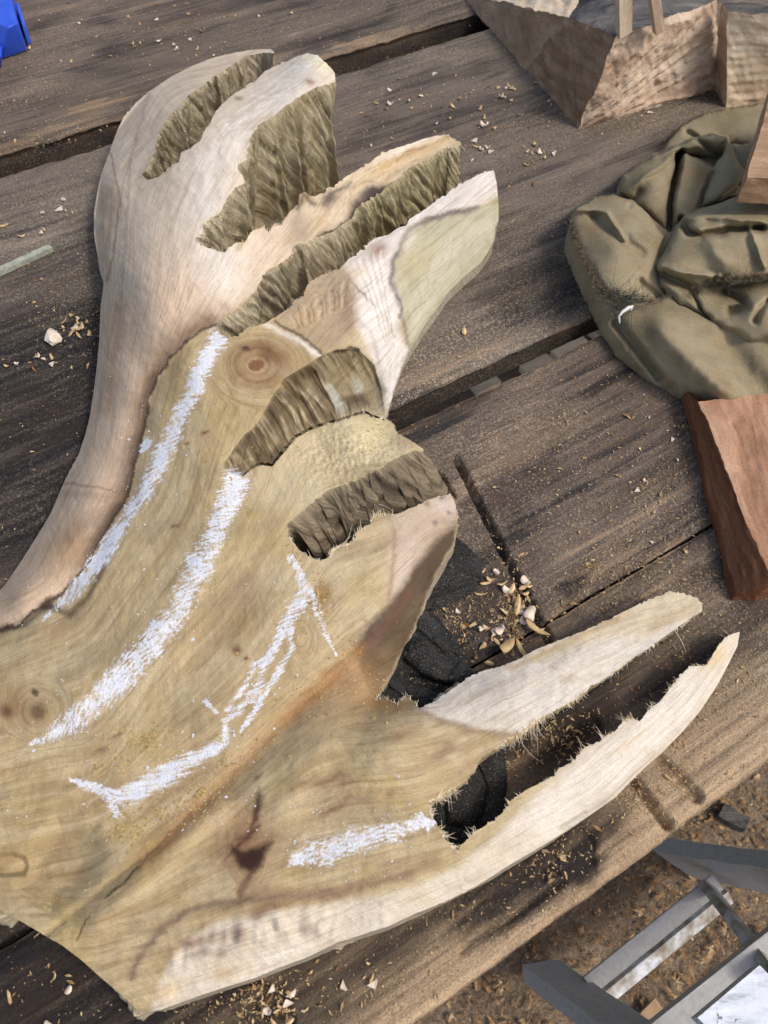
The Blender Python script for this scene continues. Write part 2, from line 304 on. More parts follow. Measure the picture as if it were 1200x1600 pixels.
def zfield(px, py):
    """height of the carved surface (metres)"""
    z = zrbf(px, py)
    d = dline(px, py, RIGHT_EDGE); z = z - 1.0*np.clip(1-d/13, 0, 1)**1.0 - .5*np.clip(1-d/60, 0, 1)**2
    d = dline(px, py, LEFT_EDGE); z = z - np.interp(d, [0, 16, 40, 78, 125], [2.1, 1.05, .55, .16, 0])*sstep(900, 650, py)-1.2*np.clip(1-d/40, 0, 1)**2*sstep(650, 900, py)
    # gouged valley between the arm and the palm, scoop at the lower left, flats left by the grinder
    d = dline(px, py, ARM_LINE); z = z - .45*np.exp(-(d/16)**2)
    q = sdf(px, py, SCOOP); z = z - .9*sstep(-14, 30, q)
    z = z + .55*np.exp(-(dline(px, py, [(340,1262),(250,1345),(150,1440)])/22)**2) - .5*np.exp(-(dline(px, py, [(520,1060),(430,1150),(360,1225)])/20)**2) + .45*np.exp(-(dline(px, py, [(560,1090),(480,1190),(440,1260)])/30)**2)
    z = z + .30*np.exp(-(dline(px, py, [(290,1490),(400,1460),(500,1440)])/26)**2)*(perlin(px/18, py/30, 61)+.5) - .5*np.exp(-(dline(px, py, [(215,660),(150,850)])/30)**2)
    z = z - .35*np.exp(-(dline(px, py, [(400,900),(330,1010),(240,1110)])/34)**2) + .3*np.exp(-(dline(px, py, [(330,850),(250,980),(120,1080)])/36)**2)
    q = sdf(px, py, SCOOP2); z = z - .5*sstep(-2, 8, q)
    d = dline(px, py, SEAM); z = z - .18*np.exp(-(d/9)**2)
    # band of long shallow facets on the arm
    z = z + .10*np.abs(perlin(px*.022+py*.002, py*.004, 3))*sstep(600, 300, py)*sstep(480, 300, px)
    z = z - .09*(np.abs(perlin(px/46+.3*py/46, py/30, 6))+.6*np.abs(perlin(px/30, py/44-.3*px/44, 7)))
    z = z + .10*fbm(px/70, py/70, 5, 3) + .035*fbm(px/14, py/14, 8, 3)
    rough = np.exp(-(dline(px, py, [(520,720),(600,680)])/60)**2) + np.exp(-(dline(px, py, [(500,450),(540,480)])/38)**2) + .7*np.exp(-(dline(px, py, [(500,330),(600,260)])/35)**2)
    z = z + .12*rough*fbm(px/7, py/7, 13, 3)
    m = inside(px, py, S4)
    if m.any():      # chainsawn face and gouged hollow under the fourth tine
        x = px[m]; y = py[m]; dw = dline(x, y, S4_EDGE); dh = dline(x, y, S4_RIM)
        drop = np.minimum(5.4*(1-np.exp(-dw/36)), 4.3*(1-np.exp(-dh/46))+.1*sstep(0, 6, dh)); q = (x*.87-y*.5)/9.5+.5*perlin(x/50, y/50, 18); a = (x*.5+y*.87)/70
        rid = (1-2*np.abs(perlin(q*.55, a, 19)))*.6+.5*perlin(q*1.3, a*1.4, 20)+.35*perlin(q*2.7, a*2.5, 24)
        z[m] = np.maximum(z[m]-drop, .6)+.27*rid*sstep(0, 9, np.minimum(dw, dh))
    return z/100
ARM_LINE = [(340,509),(320,513),(295,530),(265,560),(245,590),(233,620),(228,660),(218,700),(208,740),(200,775),(175,815),(160,840),(140,880),(100,925),(70,945),(50,958),(30,975),(0,985),(-150,1003)]
SEAM = [(548,1022),(480,1088),(400,1165),(330,1245),(250,1320),(150,1400),(70,1462)]
SCOOP = [(30,1340),(90,1280),(150,1290),(165,1330),(140,1390),(80,1430),(30,1390)]
SCOOP2 = [(-40,1338),(20,1331),(40,1338),(46,1352),(40,1369),(0,1371),(-40,1372)]

# grain flow: v counts across the fibres, u along them
GUIDES = [(0,[(-150,1000),(40,880),(130,700),(155,480),(160,270),(260,130),(420,80)]),(90,[(-150,1060),(100,930),(200,750),(240,560),(300,350),(380,200),(510,100)]),
 (170,[(-150,1110),(130,980),(270,780),(330,560),(420,450),(560,290),(710,215)]),(260,[(-150,1180),(150,1080),(330,850),(400,660),(520,500),(600,430),(770,290)]),
 (330,[(-150,1250),(150,1180),(380,900),(480,740),(640,690)]),(400,[(-150,1330),(150,1260),(400,1040),(520,880),(700,790)]),(470,[(-100,1400),(150,1330),(330,1200),(480,1060),(600,960),(700,850)]),
 (540,[(0,1420),(150,1420),(330,1290),(500,1150),(700,1110),(900,1010),(1090,940)]),(620,[(60,1470),(240,1430),(450,1320),(680,1270)]),(680,[(150,1520),(300,1470),(520,1390),(700,1330),(900,1210),(1150,995)]),
 (760,[(220,1590),(450,1510),(700,1400),(950,1270),(1100,1130),(1160,1000)])]
gp, gv, gu = [], [], []
for v, pl in GUIDES:
    q = resample(pl, 60, False); s = np.concatenate([[0], np.cumsum(np.linalg.norm(np.diff(q, axis=0), axis=1))])
    for a, b in zip(q, s): gp.append(a); gv.append(v); gu.append(b)
vr = RBF(gp, gv, 2e-3); ur = RBF(gp, gu, 2e-3)
def grain(px, py):
    v = vr(px, py)*1.0; u = ur(px, py)
    def knot(cx, cy, ax, ay, R, kk, v):
        r = np.sqrt(((px-cx)/ax)**2+((py-cy)/ay)**2); w = sstep(R, R*.45, r)
        return v*(1-w) + (r*kk+cx)*w
    v = v + 3*fbm(px/90, py/90, 40, 2)
    v = knot(402, 570, 1.0, .75, 95, 1.3, v); v = knot(60, 1112, 1, 1, 60, 1.4, v); v = knot(470, 995, .8, 1.2, 45, .7, v); v = knot(385, 1335, .7, 1.3, 48, .5, v)
    return np.stack([u, v, 0*u], -1)

CHALK = [
 ('arm', [(340,528,17),(318,570,16),(300,610,16),(280,655,16),(256,710,16),(228,765,14),(192,820,13),(152,880,16),(108,930,11),(66,970,2)], -.25, .34),
 ('palm', [(370,752,24),(347,805,21),(327,850,22),(305,895,26),(285,945,21),(245,995,25),(205,1040,25),(165,1085,24),(124,1118,22),(84,1148,13),(48,1162,4)], -.55, .40),
 ('branch', [(468,900,11),(476,928,16),(462,950,14),(448,973,11),(432,1006,9),(410,1044,9),(404,1077,12),(374,1105,9),(352,1128,7),(352,1160,9),(335,1168,13),(300,1188,16),(262,1212,21),(225,1230,19),(190,1247,17),(165,1242,10)], -.9, .40),
 ('short', [(455,1348,8),(486,1332,20),(520,1325,22),(560,1312,21),(610,1300,19),(650,1288,12),(676,1284,7)], -.4, .45)]
EXTRA = {0: [[(232,690,9),(222,702,6)]], 3: [[(655,1275,7),(672,1290,8),(668,1300,4)], [(460,1340,10),(515,1345,12)]],
 2: [[(455,872,7),(462,885,9),(474,905,9)], [(481,919,9),(498,957,8),(508,990,5),(525,1024,2)], [(454,984,7),(456,1015,6),(438,1044,7),(421,1072,6)], [(425,1020,5),(399,1039,6),(383,1072,7),(356,1110,6)], [(322,1098,6),(339,1113,5)], [(432,1052,4),(405,1100,6),(377,1143,4)], [(170,1240,8),(140,1228,10),(111,1218,4)], [(172,1252,11),(187,1277,6)]]}
def chalk_h(ci, gx, gy):
    """powder height of one stroke (relative), from its path, width and the hatching of the hand"""
    _, pl, _, thr = CHALK[ci]; P = np.array(pl, float)
    wx = gx+3*fbm(gx/10, gy/10, 100+ci, 3); wy = gy+3*fbm(gx/10, gy/10, 104+ci, 3)
    d, tt = dline(wx, wy, P, False, True); w = np.interp(tt, np.arange(len(P)), P[:, 2])
    prof = 1.1-(d/np.maximum(w, 1))**2*1.15
    a = np.interp(tt, np.arange(len(P)), np.linspace(-.2, -.75, len(P))) if ci != 2 else np.interp(tt, np.arange(len(P)), np.linspace(-1.15, -.6, len(P)))
    ca, sa = np.cos(a), np.sin(a); hu = gx*ca+gy*sa; hv = -gx*sa+gy*ca
    n = .95*perlin(hu/30, hv/2.9, 110+ci)+.6*perlin(hu/9, hv/3.2, 114+ci)+.45*perlin(gx/2.6, gy/2.6, 118+ci)+.5*fbm(gx/24, gy/24, 121+ci, 2)+.5*fbm(gx/75, gy/75, 125+ci, 2)
    for e in EXTRA.get(ci, []):
        e = np.array(e, float); d2, t2 = dline(wx, wy, e, False, True); w2 = np.interp(t2, np.arange(len(e)), e[:, 2]); prof = np.maximum(prof, 1.05-(d2/np.maximum(w2, 1))**2*1.15)
    h = np.maximum(prof, -2)*.9-thr-.05+n*.95
    T = np.clip(h*1.1, -.9, 1.0)*(.75+.25*perlin(gx/2.2, gy/2.2, 130))
    return T, prof
# colours of the wood (heartwood, sapwood, stains), some shade painted in, over the survey plane
def paint(px, py):
    wx = px + 4*fbm(px/22, py/22, 21, 3) + 1.3*perlin(px/4, py/4, 22); wy = py + 4*fbm(px/22, py/22, 25, 3) + 1.3*perlin(px/4, py/4, 26)
    g = grain(px, py); st = perlin(g[..., 0]/60, g[..., 1]/7, 30); st2 = perlin(g[..., 0]/30, g[..., 1]/3.2, 33)
    col = np.empty(px.shape+(3,)); col[:] = lin(184,162,122)
    def lay(m, c, k=1.0):
        col[:] = col*(1-(m*k)[..., None]) + lin(*c)*(m*k)[..., None]
    def part_of(x0, x1, y0, y1): return np.nonzero((wx > x0) & (wx < x1) & (wy > y0) & (wy < y1))
    def put(i, m, c, k):
        if len(i[0]): m = (m*(k if np.isscalar(k) else k[i]))[:, None]; col[i] = col[i]*(1-m)+lin(*c)*m
    def zone(poly, c, f=4, k=1.0):
        P = np.array(poly, float); i = part_of(P[:, 0].min()-f, P[:, 0].max()+f, P[:, 1].min()-f, P[:, 1].max()+f)
        put(i, sstep(-f, f, sdf(wx[i], wy[i], poly)), c, k)
    def stroke(pl, c, w, k=1.0, hard=1.0, jit=0.0):
        P = np.array(pl, float); e = w*(1+jit)*2.4+1; i = part_of(P[:, 0].min()-e, P[:, 0].max()+e, P[:, 1].min()-e, P[:, 1].max()+e)
        d = dline(wx[i], wy[i], pl); put(i, np.exp(-(d/(w*(1+jit*st[i])))**(2*hard)), c, k)
    def blob(x, y, rx, ry, c, k=1.0, a=0, hard=1):
        e = max(rx, ry)*2.3+1; i = part_of(x-e, x+e, y-e, y+e); X0 = wx[i]; Y0 = wy[i]
        ca, sa = math.cos(a), math.sin(a); X = (X0-x)*ca+(Y0-y)*sa; Y = -(X0-x)*sa+(Y0-y)*ca
        put(i, np.exp(-((X/rx)**2+(Y/ry)**2)**hard), c, k)
    # palm variation
    lay(sstep(-.2, .8, fbm(px/110, py/110, 50, 3)), (190,172,134), .7); lay(sstep(.1, .9, fbm(px/70, py/70, 53, 3)), (166,144,106), .7)
    lay(sstep(.25, .8, st), (150,128,94), .5)
    blob(320,560,120,90,(190,166,120),.5); blob(60,1300,120,90,(176,152,104),.7); blob(120,1340,70,60,(150,132,98),.7); blob(20,1370,50,30,(172,150,110),.7)
    blob(550,900,90,110,(204,184,146),.8); blob(400,700,60,40,(200,180,138),.6)
    # long colour figure running with the grain
    fg = perlin(g[..., 0]/170, g[..., 1]/26, 67); fg2 = perlin(g[..., 0]/120, g[..., 1]/11, 68)
    lay(sstep(.05, .6, fg), (200,182,146), .5); lay(sstep(.1, .65, -fg), (152,128,92), .5); lay(sstep(.2, .6, fg2), (138,114,84), .35); lay(sstep(.2, .6, -fg2), (206,188,152), .3)
    lay(sstep(.05, .7, fbm(px/130, py/95, 56, 3)), (178,156,100), .55); lay(sstep(.1, .7, -fbm(px/120, py/90, 58, 3)), (150,132,104), .5); lay(sstep(.2, .8, fbm(px/34, py/26, 59, 3)), (160,136,96), .35)
    # arm and the two left tines: pinkish sapwood
    arm = ARM_LINE + [(-150,900),(0,800),(60,600),(60,300),(200,60),(440,40),(560,80),(560,140),(470,250),(480,310),(465,330),(455,400),(400,455),(345,500)]
    zone(arm, (202,178,152), 5)
    up = sstep(520, 330, wy)*sstep(-3, 5, sdf(wx, wy, arm)); lay(up, (222,202,176), .85)
    m = sstep(-3, 5, sdf(wx, wy, arm))
    lay(m*np.exp(-(dline(wx, wy, [(400,90),(300,130),(230,200),(200,300),(195,420)])/26)**2), (218,198,172), .7)
    lay(m*np.exp(-(dline(wx, wy, [(490,100),(400,190),(330,260),(320,330),(350,430)])/42)**2), (228,217,201), .9)
    lay(m*np.exp(-(dline(wx, wy, [(165,300),(158,430),(175,300)])/16)**2), (192,164,134), .7)
    lay(m*np.exp(-(dline(wx, wy, [(170,236),(175,250),(182,283),(187,310),(183,350),(177,400),(166,440)])/1.8)**2), (120,96,78), .6)
    lay(m*np.exp(-(dline(wx, wy, [(232,150),(205,240),(198,330),(190,480),(170,640)])/3)**2), (170,140,112), .5)
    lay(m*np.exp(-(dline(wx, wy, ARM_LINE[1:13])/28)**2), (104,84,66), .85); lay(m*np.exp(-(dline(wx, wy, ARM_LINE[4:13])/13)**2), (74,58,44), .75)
    lay(m*np.exp(-(dline(wx, wy, [(190,480),(175,560),(165,640)])/12)**2), (172,140,112), .5)
    blob(100,860,40,26,(190,150,100),.6,-.9); blob(113,830,14,30,(120,95,75),.5,.6); blob(40,930,50,20,(200,172,140),.6,-.5)
    stroke([(100,755),(150,762),(200,770)], (120,96,74), 2.2, .55); stroke([(90,770),(190,778)],(140,110,84),6,.35)
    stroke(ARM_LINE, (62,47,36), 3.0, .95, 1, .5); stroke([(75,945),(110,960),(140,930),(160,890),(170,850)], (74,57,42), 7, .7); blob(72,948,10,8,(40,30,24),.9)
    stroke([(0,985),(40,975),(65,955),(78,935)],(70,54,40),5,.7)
    blob(373,153,6,3,(84,66,48),.9,-.1,2); blob(373,153,12,7,(206,186,156),.5); blob(500,100,22,12,(232,224,182),.8,.3); blob(484,128,8,5,(150,112,64),.8); stroke([(395,200),(400,190),(425,180)],(196,170,134),4,.6)
    for k in range(26): x_, y_ = 470-k*5.5+3*math.sin(k*2.1), 100+k*4.6+14*math.sin(k*1.7); stroke([(x_,y_),(x_+26,y_-10+8*math.sin(k))],(204,184,158) if k%2 else (246,240,228),1.3,.55)
    # third tine
    t3 = [(345,395),(440,345),(470,295),(600,225),(730,200),(720,240),(640,265),(600,295),(555,330),(545,350),(470,385),(445,385)]
    zone([(455,325),(470,295),(600,225),(730,200),(720,240),(640,265),(600,295),(555,330),(545,350),(470,385),(452,380)], (210,190,158), 5)
    lay(sstep(0, .6, st)*sstep(-3, 3, sdf(wx, wy, t3)), (190,160,112), .6); blob(600,262,26,9,(202,170,118),.8,-.6); blob(670,236,30,9,(206,180,138),.9,-.4); blob(640,228,50,6,(232,222,206),.9,-.4)
    blob(470,352,24,26,(160,144,126),.85); blob(586,301,26,11,(70,56,50),.97,-.25,2); blob(575,312,18,8,(84,68,58),.9,-.6); blob(515,312,18,10,(88,74,70),.9,-.7); stroke([(505,318),(520,300),(540,292),(548,285)],(96,80,70),3,.7); blob(558,320,12,9,(62,50,44),.9,-.7); stroke([(550,292),(575,282),(600,286),(616,270),(650,252),(690,236)],(176,150,116),2.4,.7); blob(640,240,34,8,(196,164,116),.8,-.45); stroke([(622,252),(634,238),(668,228)],(150,118,80),1.8,.6); blob(530,335,20,14,(222,204,176),.8,-.4)
    stroke([(465,325),(475,305),(490,318)],(60,48,36),5,.7); blob(500,345,26,16,(214,190,156),.7,-.4)
    stroke([(497,371),(522,360),(548,345),(556,326),(580,311),(600,297),(620,284),(640,268),(680,246)], (56,48,42), 3.6, .95, 1, .5)
    # fourth tine
    zone([(532,405),(620,340),(700,290),(771,255),(790,300),(742,325),(700,333),(660,345),(640,358),(628,380),(615,410),(612,440),(622,465),(625,520),(640,545),(612,640),(596,665),(588,600),(575,540),(548,490),(545,450)], (220,211,200), 9)
    zone([(742,325),(700,333),(660,345),(640,358),(628,380),(615,410),(612,440),(622,465),(632,500),(640,545),(690,480),(760,410),(790,380),(790,315)], (184,177,149), 4)
    lay(sstep(-3, 6, sdf(wx, wy, [(735,345),(690,380),(640,470),(640,540),(690,478),(772,392),(782,340)])), (197,191,168), .75)
    blob(650,410,24,30,(184,170,132),.6,.5); lay(np.exp(-(dline(wx, wy, [(770,385),(700,455),(650,530)])/10)**2), (168,164,130), .6)
    stroke([(745,327),(700,334),(660,346),(640,359),(628,381),(615,410),(611,440),(621,463),(622,476)], (112,98,96), 4.2, .85); stroke([(625,478),(640,540),(628,575),(610,635)], (120,106,98), 3, .5)
    stroke([(620,463),(624,470),(628,480),(625,495)],(60,48,40),2,.8)
    blob(590,392,16,11,(150,112,86),.85,-.5); stroke([(540,428),(560,455),(590,480),(610,510),(618,530)], (118,98,86), 2, .75); stroke([(560,500),(580,520),(592,560),(598,600)], (150,138,130), 4, .5)
    blob(592,495,26,40,(226,220,212),.7,.5); blob(600,600,12,46,(206,202,194),.8,.2)
    zone([(430,490),(480,440),(535,415),(552,440),(556,480),(550,520),(530,540),(505,545),(480,530)], (172,152,124), 12); blob(525,450,26,28,(158,140,116),.8); blob(480,500,26,16,(196,168,124),.8,-.3); blob(545,490,12,28,(146,118,100),.7)
    stroke([(415,507),(440,520),(470,535),(498,556)], (226,216,200), 4.5, .95); stroke([(432,502),(455,518),(480,532),(502,552)], (98,80,70), 2.5, .85)
    for k in range(9):
        o_ = k*5.2; stroke([(552+o_,412-o_*.5),(566+o_*.9,440+o_*.1),(580+o_*.7,475),(592+o_*.55,510),(603+o_*.35,545),(606+o_*.15,600)], (186,172,158) if k%2 else (238,232,224), 1.6, .5)
    for k in range(8): stroke([(640+k*14,360+k*2),(622+k*16,420),(640+k*8,500-k*9)], (172,162,126), 2.2, .3)
    for k in range(14): stroke([(452+k*7,492-k*4+8*math.sin(k*1.9)),(462+k*6,516-k*3)], (112,92,74) if k%3 else (206,186,156), 1.4, .6)
    stroke([(640,352),(600,372),(570,392),(545,410)],(176,158,140),3,.5); blob(560,425,14,10,(214,196,168),.7); blob(640,375,10,24,(226,216,196),.6,.5)
    # hollow
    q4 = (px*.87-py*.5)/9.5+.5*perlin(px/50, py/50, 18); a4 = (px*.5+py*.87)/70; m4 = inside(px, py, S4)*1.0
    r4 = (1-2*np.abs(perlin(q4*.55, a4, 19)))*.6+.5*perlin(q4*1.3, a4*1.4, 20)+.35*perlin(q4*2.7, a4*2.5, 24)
    lay(m4, (128,112,86)); lay(m4*sstep(.15, .8, r4), (196,180,148), .85); lay(m4*sstep(.05, -.6, r4), (58,46,34), .85); lay(m4*sstep(.1, .7, fbm(px/18, py/40, 65, 3)), (92,76,56), .55)  # ridge relief repeated in colour: shaded grooves, bright crests
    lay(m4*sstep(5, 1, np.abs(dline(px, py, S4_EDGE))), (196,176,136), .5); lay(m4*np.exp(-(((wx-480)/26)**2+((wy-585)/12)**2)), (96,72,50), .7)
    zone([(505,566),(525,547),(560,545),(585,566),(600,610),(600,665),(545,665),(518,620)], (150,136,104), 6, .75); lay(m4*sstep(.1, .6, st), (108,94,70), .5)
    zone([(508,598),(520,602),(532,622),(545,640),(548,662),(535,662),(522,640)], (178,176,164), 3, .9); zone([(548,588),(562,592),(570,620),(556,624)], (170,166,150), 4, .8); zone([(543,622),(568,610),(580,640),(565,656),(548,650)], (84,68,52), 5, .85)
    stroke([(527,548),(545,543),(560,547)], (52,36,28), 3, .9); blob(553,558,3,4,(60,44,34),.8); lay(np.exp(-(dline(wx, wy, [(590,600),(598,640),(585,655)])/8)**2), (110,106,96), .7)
    # knot on the palm
    r = np.sqrt((wx-402)**2+((wy-570)/.78)**2)
    lay(sstep(72, 55, r)*(.5+.5*np.sin(r*.42+st)), (164,134,90), .6); lay(np.exp(-((r-34)/14)**2), (138,104,70), .65*1.0); lay(sstep(17, 9, r), (122,84,56), .9); lay(np.exp(-((r-15)/2.2)**2), (192,160,116), .6)
    blob(420,553,26,14,(122,84,56),.8,.5); blob(382,544,7,4,(58,34,24),.95,.3); blob(440,580,20,10,(170,146,120),.6,.4); stroke([(345,590),(370,625),(410,640)],(150,120,80),3,.4)
    # fifth tine
    zone([(385,740),(430,725),(470,680),(560,640),(630,655),(670,705),(600,730),(520,765),(470,800),(440,800),(400,790)], (200,182,144), 16); blob(590,685,60,32,(214,200,158),.85); blob(510,720,50,30,(206,188,148),.6); blob(640,690,16,14,(182,156,128),.85)
    # sixth tine
    zone([(612,800),(700,765),(725,800),(715,850),(670,925),(660,960),(600,985),(606,950),(618,900),(612,850)], (186,166,144), 18); blob(630,890,22,60,(202,186,168),.6,.2); blob(700,790,20,16,(206,188,176),.85)
    for (x, y) in ((668,787),(680,817),(702,800),(692,778)): blob(x, y, 4, 3.5, (98,86,84), .7)
    zone([(722,812),(712,850),(665,950),(650,985),(620,1040),(588,1102),(570,1062),(552,1008),(584,966),(612,940),(648,885),(682,842)], (88,72,54), 9); blob(645,950,14,34,(116,102,80),.6,.5); lay(sstep(.1,.6,fbm(px/10,py/14,66,3))*sstep(-3,3,sdf(wx,wy,[(720,815),(712,850),(665,950),(650,985),(620,1040),(588,1100),(572,1060),(556,1010),(590,975),(625,950),(660,890),(690,850)])), (84,66,48), .6); stroke([(640,925),(610,970),(575,1010)],(112,80,66),9,.6); blob(610,1030,22,30,(122,106,78),.7,.3)  # right facet painted dark, its shade put into the colour
    stroke([(715,802),(711,847),(680,902),(665,945),(645,992),(620,1037),(590,1092)], (178,162,132), 2.5, .6); stroke([(618,830),(612,890),(606,940)],(150,116,96),4,.55)
    blob(506,930,16,22,(140,108,62),.8); blob(455,985,30,34,(178,146,100),.5)
    # lower palm
    blob(470,1130,140,40,(186,160,122),.6,-.4); blob(560,1060,40,40,(168,132,94),.6); blob(545,1068,18,18,(140,104,80),.6); stroke([(560,1015),(500,1075),(440,1130)],(176,126,80),10,.6); blob(600,1100,50,18,(170,132,80),.6)
    stroke([(520,1060),(440,1135),(370,1205),(310,1265)], (172,132,84), 12, .5)
    stroke([(320,1255),(270,1300),(225,1345)], (180,136,88), 16, .6); stroke([(300,1275),(235,1338)], (172,120,70), 7, .5)
    stroke(SEAM, (150,126,90), 3, .5); stroke([(215,1355),(190,1382),(165,1402)], (60,42,28), 1.4, .9); stroke([(140,1432),(128,1452),(120,1470)], (74,54,36), 1.4, .8); stroke([(300,1270),(255,1312),(215,1355)], (120,84,48), 1.5, .6); stroke([(105,1440),(75,1462)],(90,66,44),1.2,.7)
    blob(380,1300,40,52,(156,118,82),.6); blob(388,1335,42,34,(128,88,64),.7); [stroke([(350+k*7,1345-k*8),(378+k*6,1318-k*6)],(92,58,42),1.6,.5) for k in range(6)]; zone([(360,1320),(380,1330),(400,1322),(426,1316),(415,1335),(409,1354),(392,1362),(372,1350)], (52,28,20), 7, .95); zone([(405,1232),(410,1250),(402,1285),(390,1300),(394,1265)], (66,36,26), 5, .85); zone([(400,1354),(392,1376),(374,1404),(369,1398),(382,1370)], (92,52,36), 4, .8); zone([(362,1312),(385,1300),(404,1290),(384,1318)], (104,64,46), 6, .7); blob(402,1215,10,4,(70,44,30),.6,-.6)
    for (x, y, rx, ry, k) in ((520,1217,30,6,.6),(540,1225,22,5,.5),(470,1228,24,5,.5),(520,1265,20,5,.55),(545,1245,14,5,.5),(620,1150,16,8,.4),(700,1165,18,8,.45),(735,1140,14,9,.45),(680,1180,24,7,.4),(610,1240,14,6,.4),(370,1015,8,7,.85),(385,1029,4,4,.9),(10,1112,12,14,.8),(155,1172,12,4,.6),(320,677,8,3,.9),(293,692,5,2.5,.8),(180,1150,16,3,.5),(275,822,9,4,.7),(30,1100,14,22,.4),(110,848,5,10,.3)):
        blob(x, y, rx, ry, (104,52,36), k, -.35)
    blob(60,1112,11,10,(44,34,28),.95,0,2); blob(60,1112,5,4,(120,96,66),.8); blob(55,1083,7,6,(50,40,32),.95,0,2); blob(56,1083,3,2.6,(120,104,80),.8); blob(62,1112,22,22,(132,108,76),.6)
    # pale tines on the right, and the sapwood band along the lower edge
    zone([(650,1108),(700,1128),(760,1140),(820,1148),(900,1110),(1110,980),(1120,930),(1040,905),(780,1025),(690,1070)], (222,211,194), 7); stroke([(655,1108),(700,1130),(760,1143),(806,1150)], (146,120,96), 6, .6); zone([(820,1030),(930,975),(1050,915),(1110,940),(1090,965),(1000,985),(900,1010),(850,1035)], (214,196,162), 8, .9)
    stroke([(800,1045),(870,1010),(980,960)], (190,158,106), 6, .55); blob(1030,978,30,9,(182,152,108),.6,-.55); stroke([(860,1040),(915,1065)],(206,180,146),2,.6); blob(1010,985,40,8,(212,190,150),.5,-.5)
    zone([(230,1600),(250,1530),(285,1478),(340,1440),(420,1425),(520,1412),(610,1392),(690,1362),(760,1320),(840,1240),(920,1165),(1080,1030),(1156,970),(1180,1000),(1060,1200),(900,1320),(560,1480)], (216,203,182), 9)
    zone([(800,1290),(900,1200),(1000,1120),(1160,980),(1175,1000),(1060,1200),(900,1310)], (224,214,198), 18); blob(1118,1028,10,26,(214,184,130),.75,.6); blob(985,1160,40,6,(216,190,146),.5,-.6)
    stroke([(205,1530),(222,1488),(255,1450),(290,1425),(330,1412),(420,1402),(520,1395),(640,1368)], (112,92,78), 7, .7, 1, .6); stroke([(380,1385),(480,1400),(560,1385),(680,1348)], (150,120,92), 12, .6); stroke([(560,1400),(650,1378),(720,1345)],(176,156,110),9,.5)
    for (x, y, rx, ry, k) in ((300,1475,24,7,.75),(340,1462,26,9,.6),(312,1490,20,8,.5),(375,1460,16,16,.65),(402,1432,18,10,.6),(420,1415,26,9,.6),(345,1490,14,8,.5),(485,1455,16,12,.4)):
        blob(x, y, rx, ry, (116,78,56), k, -.2)
    blob(260,1550,24,16,(214,186,138),.7,-.5); blob(350,1520,20,10,(200,168,124),.6,-.3); stroke([(420,1500),(470,1480)],(236,226,208),14,.6)
    # saw and plane chatter crossing the pale tines, drawn as slightly darker pores
    tn = sstep(-6, 10, sdf(wx, wy, [(650,1108),(820,1040),(1040,905),(1120,930),(1180,1000),(1060,1200),(900,1320),(560,1480),(300,1560),(300,1470),(520,1412),(700,1355),(760,1315)]))
    lay(tn*sstep(.25, .8, perlin(g[..., 0]/2.6, g[..., 1]/26, 70)), (186,168,142), .35); lay(tn*sstep(.2, .8, perlin(g[..., 0]/90, g[..., 1]/5, 71)), (196,176,144), .5); lay(tn*sstep(.1, .8, fbm(px/55, py/40, 72, 3)), (206,188,158), .55)
    # small dark flecks everywhere
    fl = perlin(g[..., 0]/9, g[..., 1]/2.4, 60); lay(sstep(.62, .9, fl)*sstep(.0, .6, fbm(px/60, py/60, 64, 2)), (110,82,58), .45)
    return col*.95

def chalk_cover(px, py):
    w_ = np.zeros(px.shape)
    for ci in range(4):
        P_ = np.array(CHALK[ci][1], float); mm = (px > P_[:, 0].min()-60) & (px < P_[:, 0].max()+60) & (py > P_[:, 1].min()-60) & (py < P_[:, 1].max()+60)
        if mm.any(): w_[mm] = np.maximum(w_[mm], np.clip(chalk_h(ci, px[mm], py[mm])[0]*.5+.5, 0, 1))
    return w_
# ------------------------------------------------------------------ the carving: mesh
F6_EDGE = [(715,827),(700,872),(670,922),(655,972),(630,1012),(607,1065),(590,1092)]
def ragged(poly):
    q = resample(poly, 2.5); t = np.roll(q, -1, 0)-np.roll(q, 1, 0); t /= np.linalg.norm(t, axis=1)[:, None]+1e-9
    nrm = np.stack([t[:, 1], -t[:, 0]], -1)
    # silhouettes cut by the grinder are clean, chainsawn slot edges are torn
    clean = np.minimum(dline(q[:, 0], q[:, 1], LEFT_EDGE), np.minimum(dline(q[:, 0], q[:, 1], RIGHT_EDGE+[(800,1349),(607,1447),(398,1528),(233,1581),(97,1477),(0,1422)]), dline(q[:, 0], q[:, 1], [(776,285),(779,345),(772,375),(750,412),(700,457),(643,543),(600,658)]))); clean = np.minimum(clean, dline(q[:, 0], q[:, 1], F6_EDGE)+1.5)
    a = sstep(2, 12, clean)*2.4+.35
    a = a*(1-.6*sstep(8, 3, dline(q[:, 0], q[:, 1], [(600,655),(572,643),(505,662),(448,698),(424,726),(381,741)])))
    a = a*(.25+1.1*sstep(-.25, .5, fbm(q[:, 0]/45, q[:, 1]/45, 73, 2)))
    return q + nrm*(a*(fbm(q[:, 0]/6, q[:, 1]/6, 70, 2)+.5*rng.normal(0, .5, len(q))))[:, None]
POLY = ragged(OUT)
STEP = 1.4
xs = np.arange(-150, 1164, STEP); ys = np.arange(66, 1590, STEP)
GX, GY = np.meshgrid(xs, ys); nx, ny = len(xs), len(ys)
cin = inside(GX[:-1, :-1]+STEP/2, GY[:-1, :-1]+STEP/2, POLY)
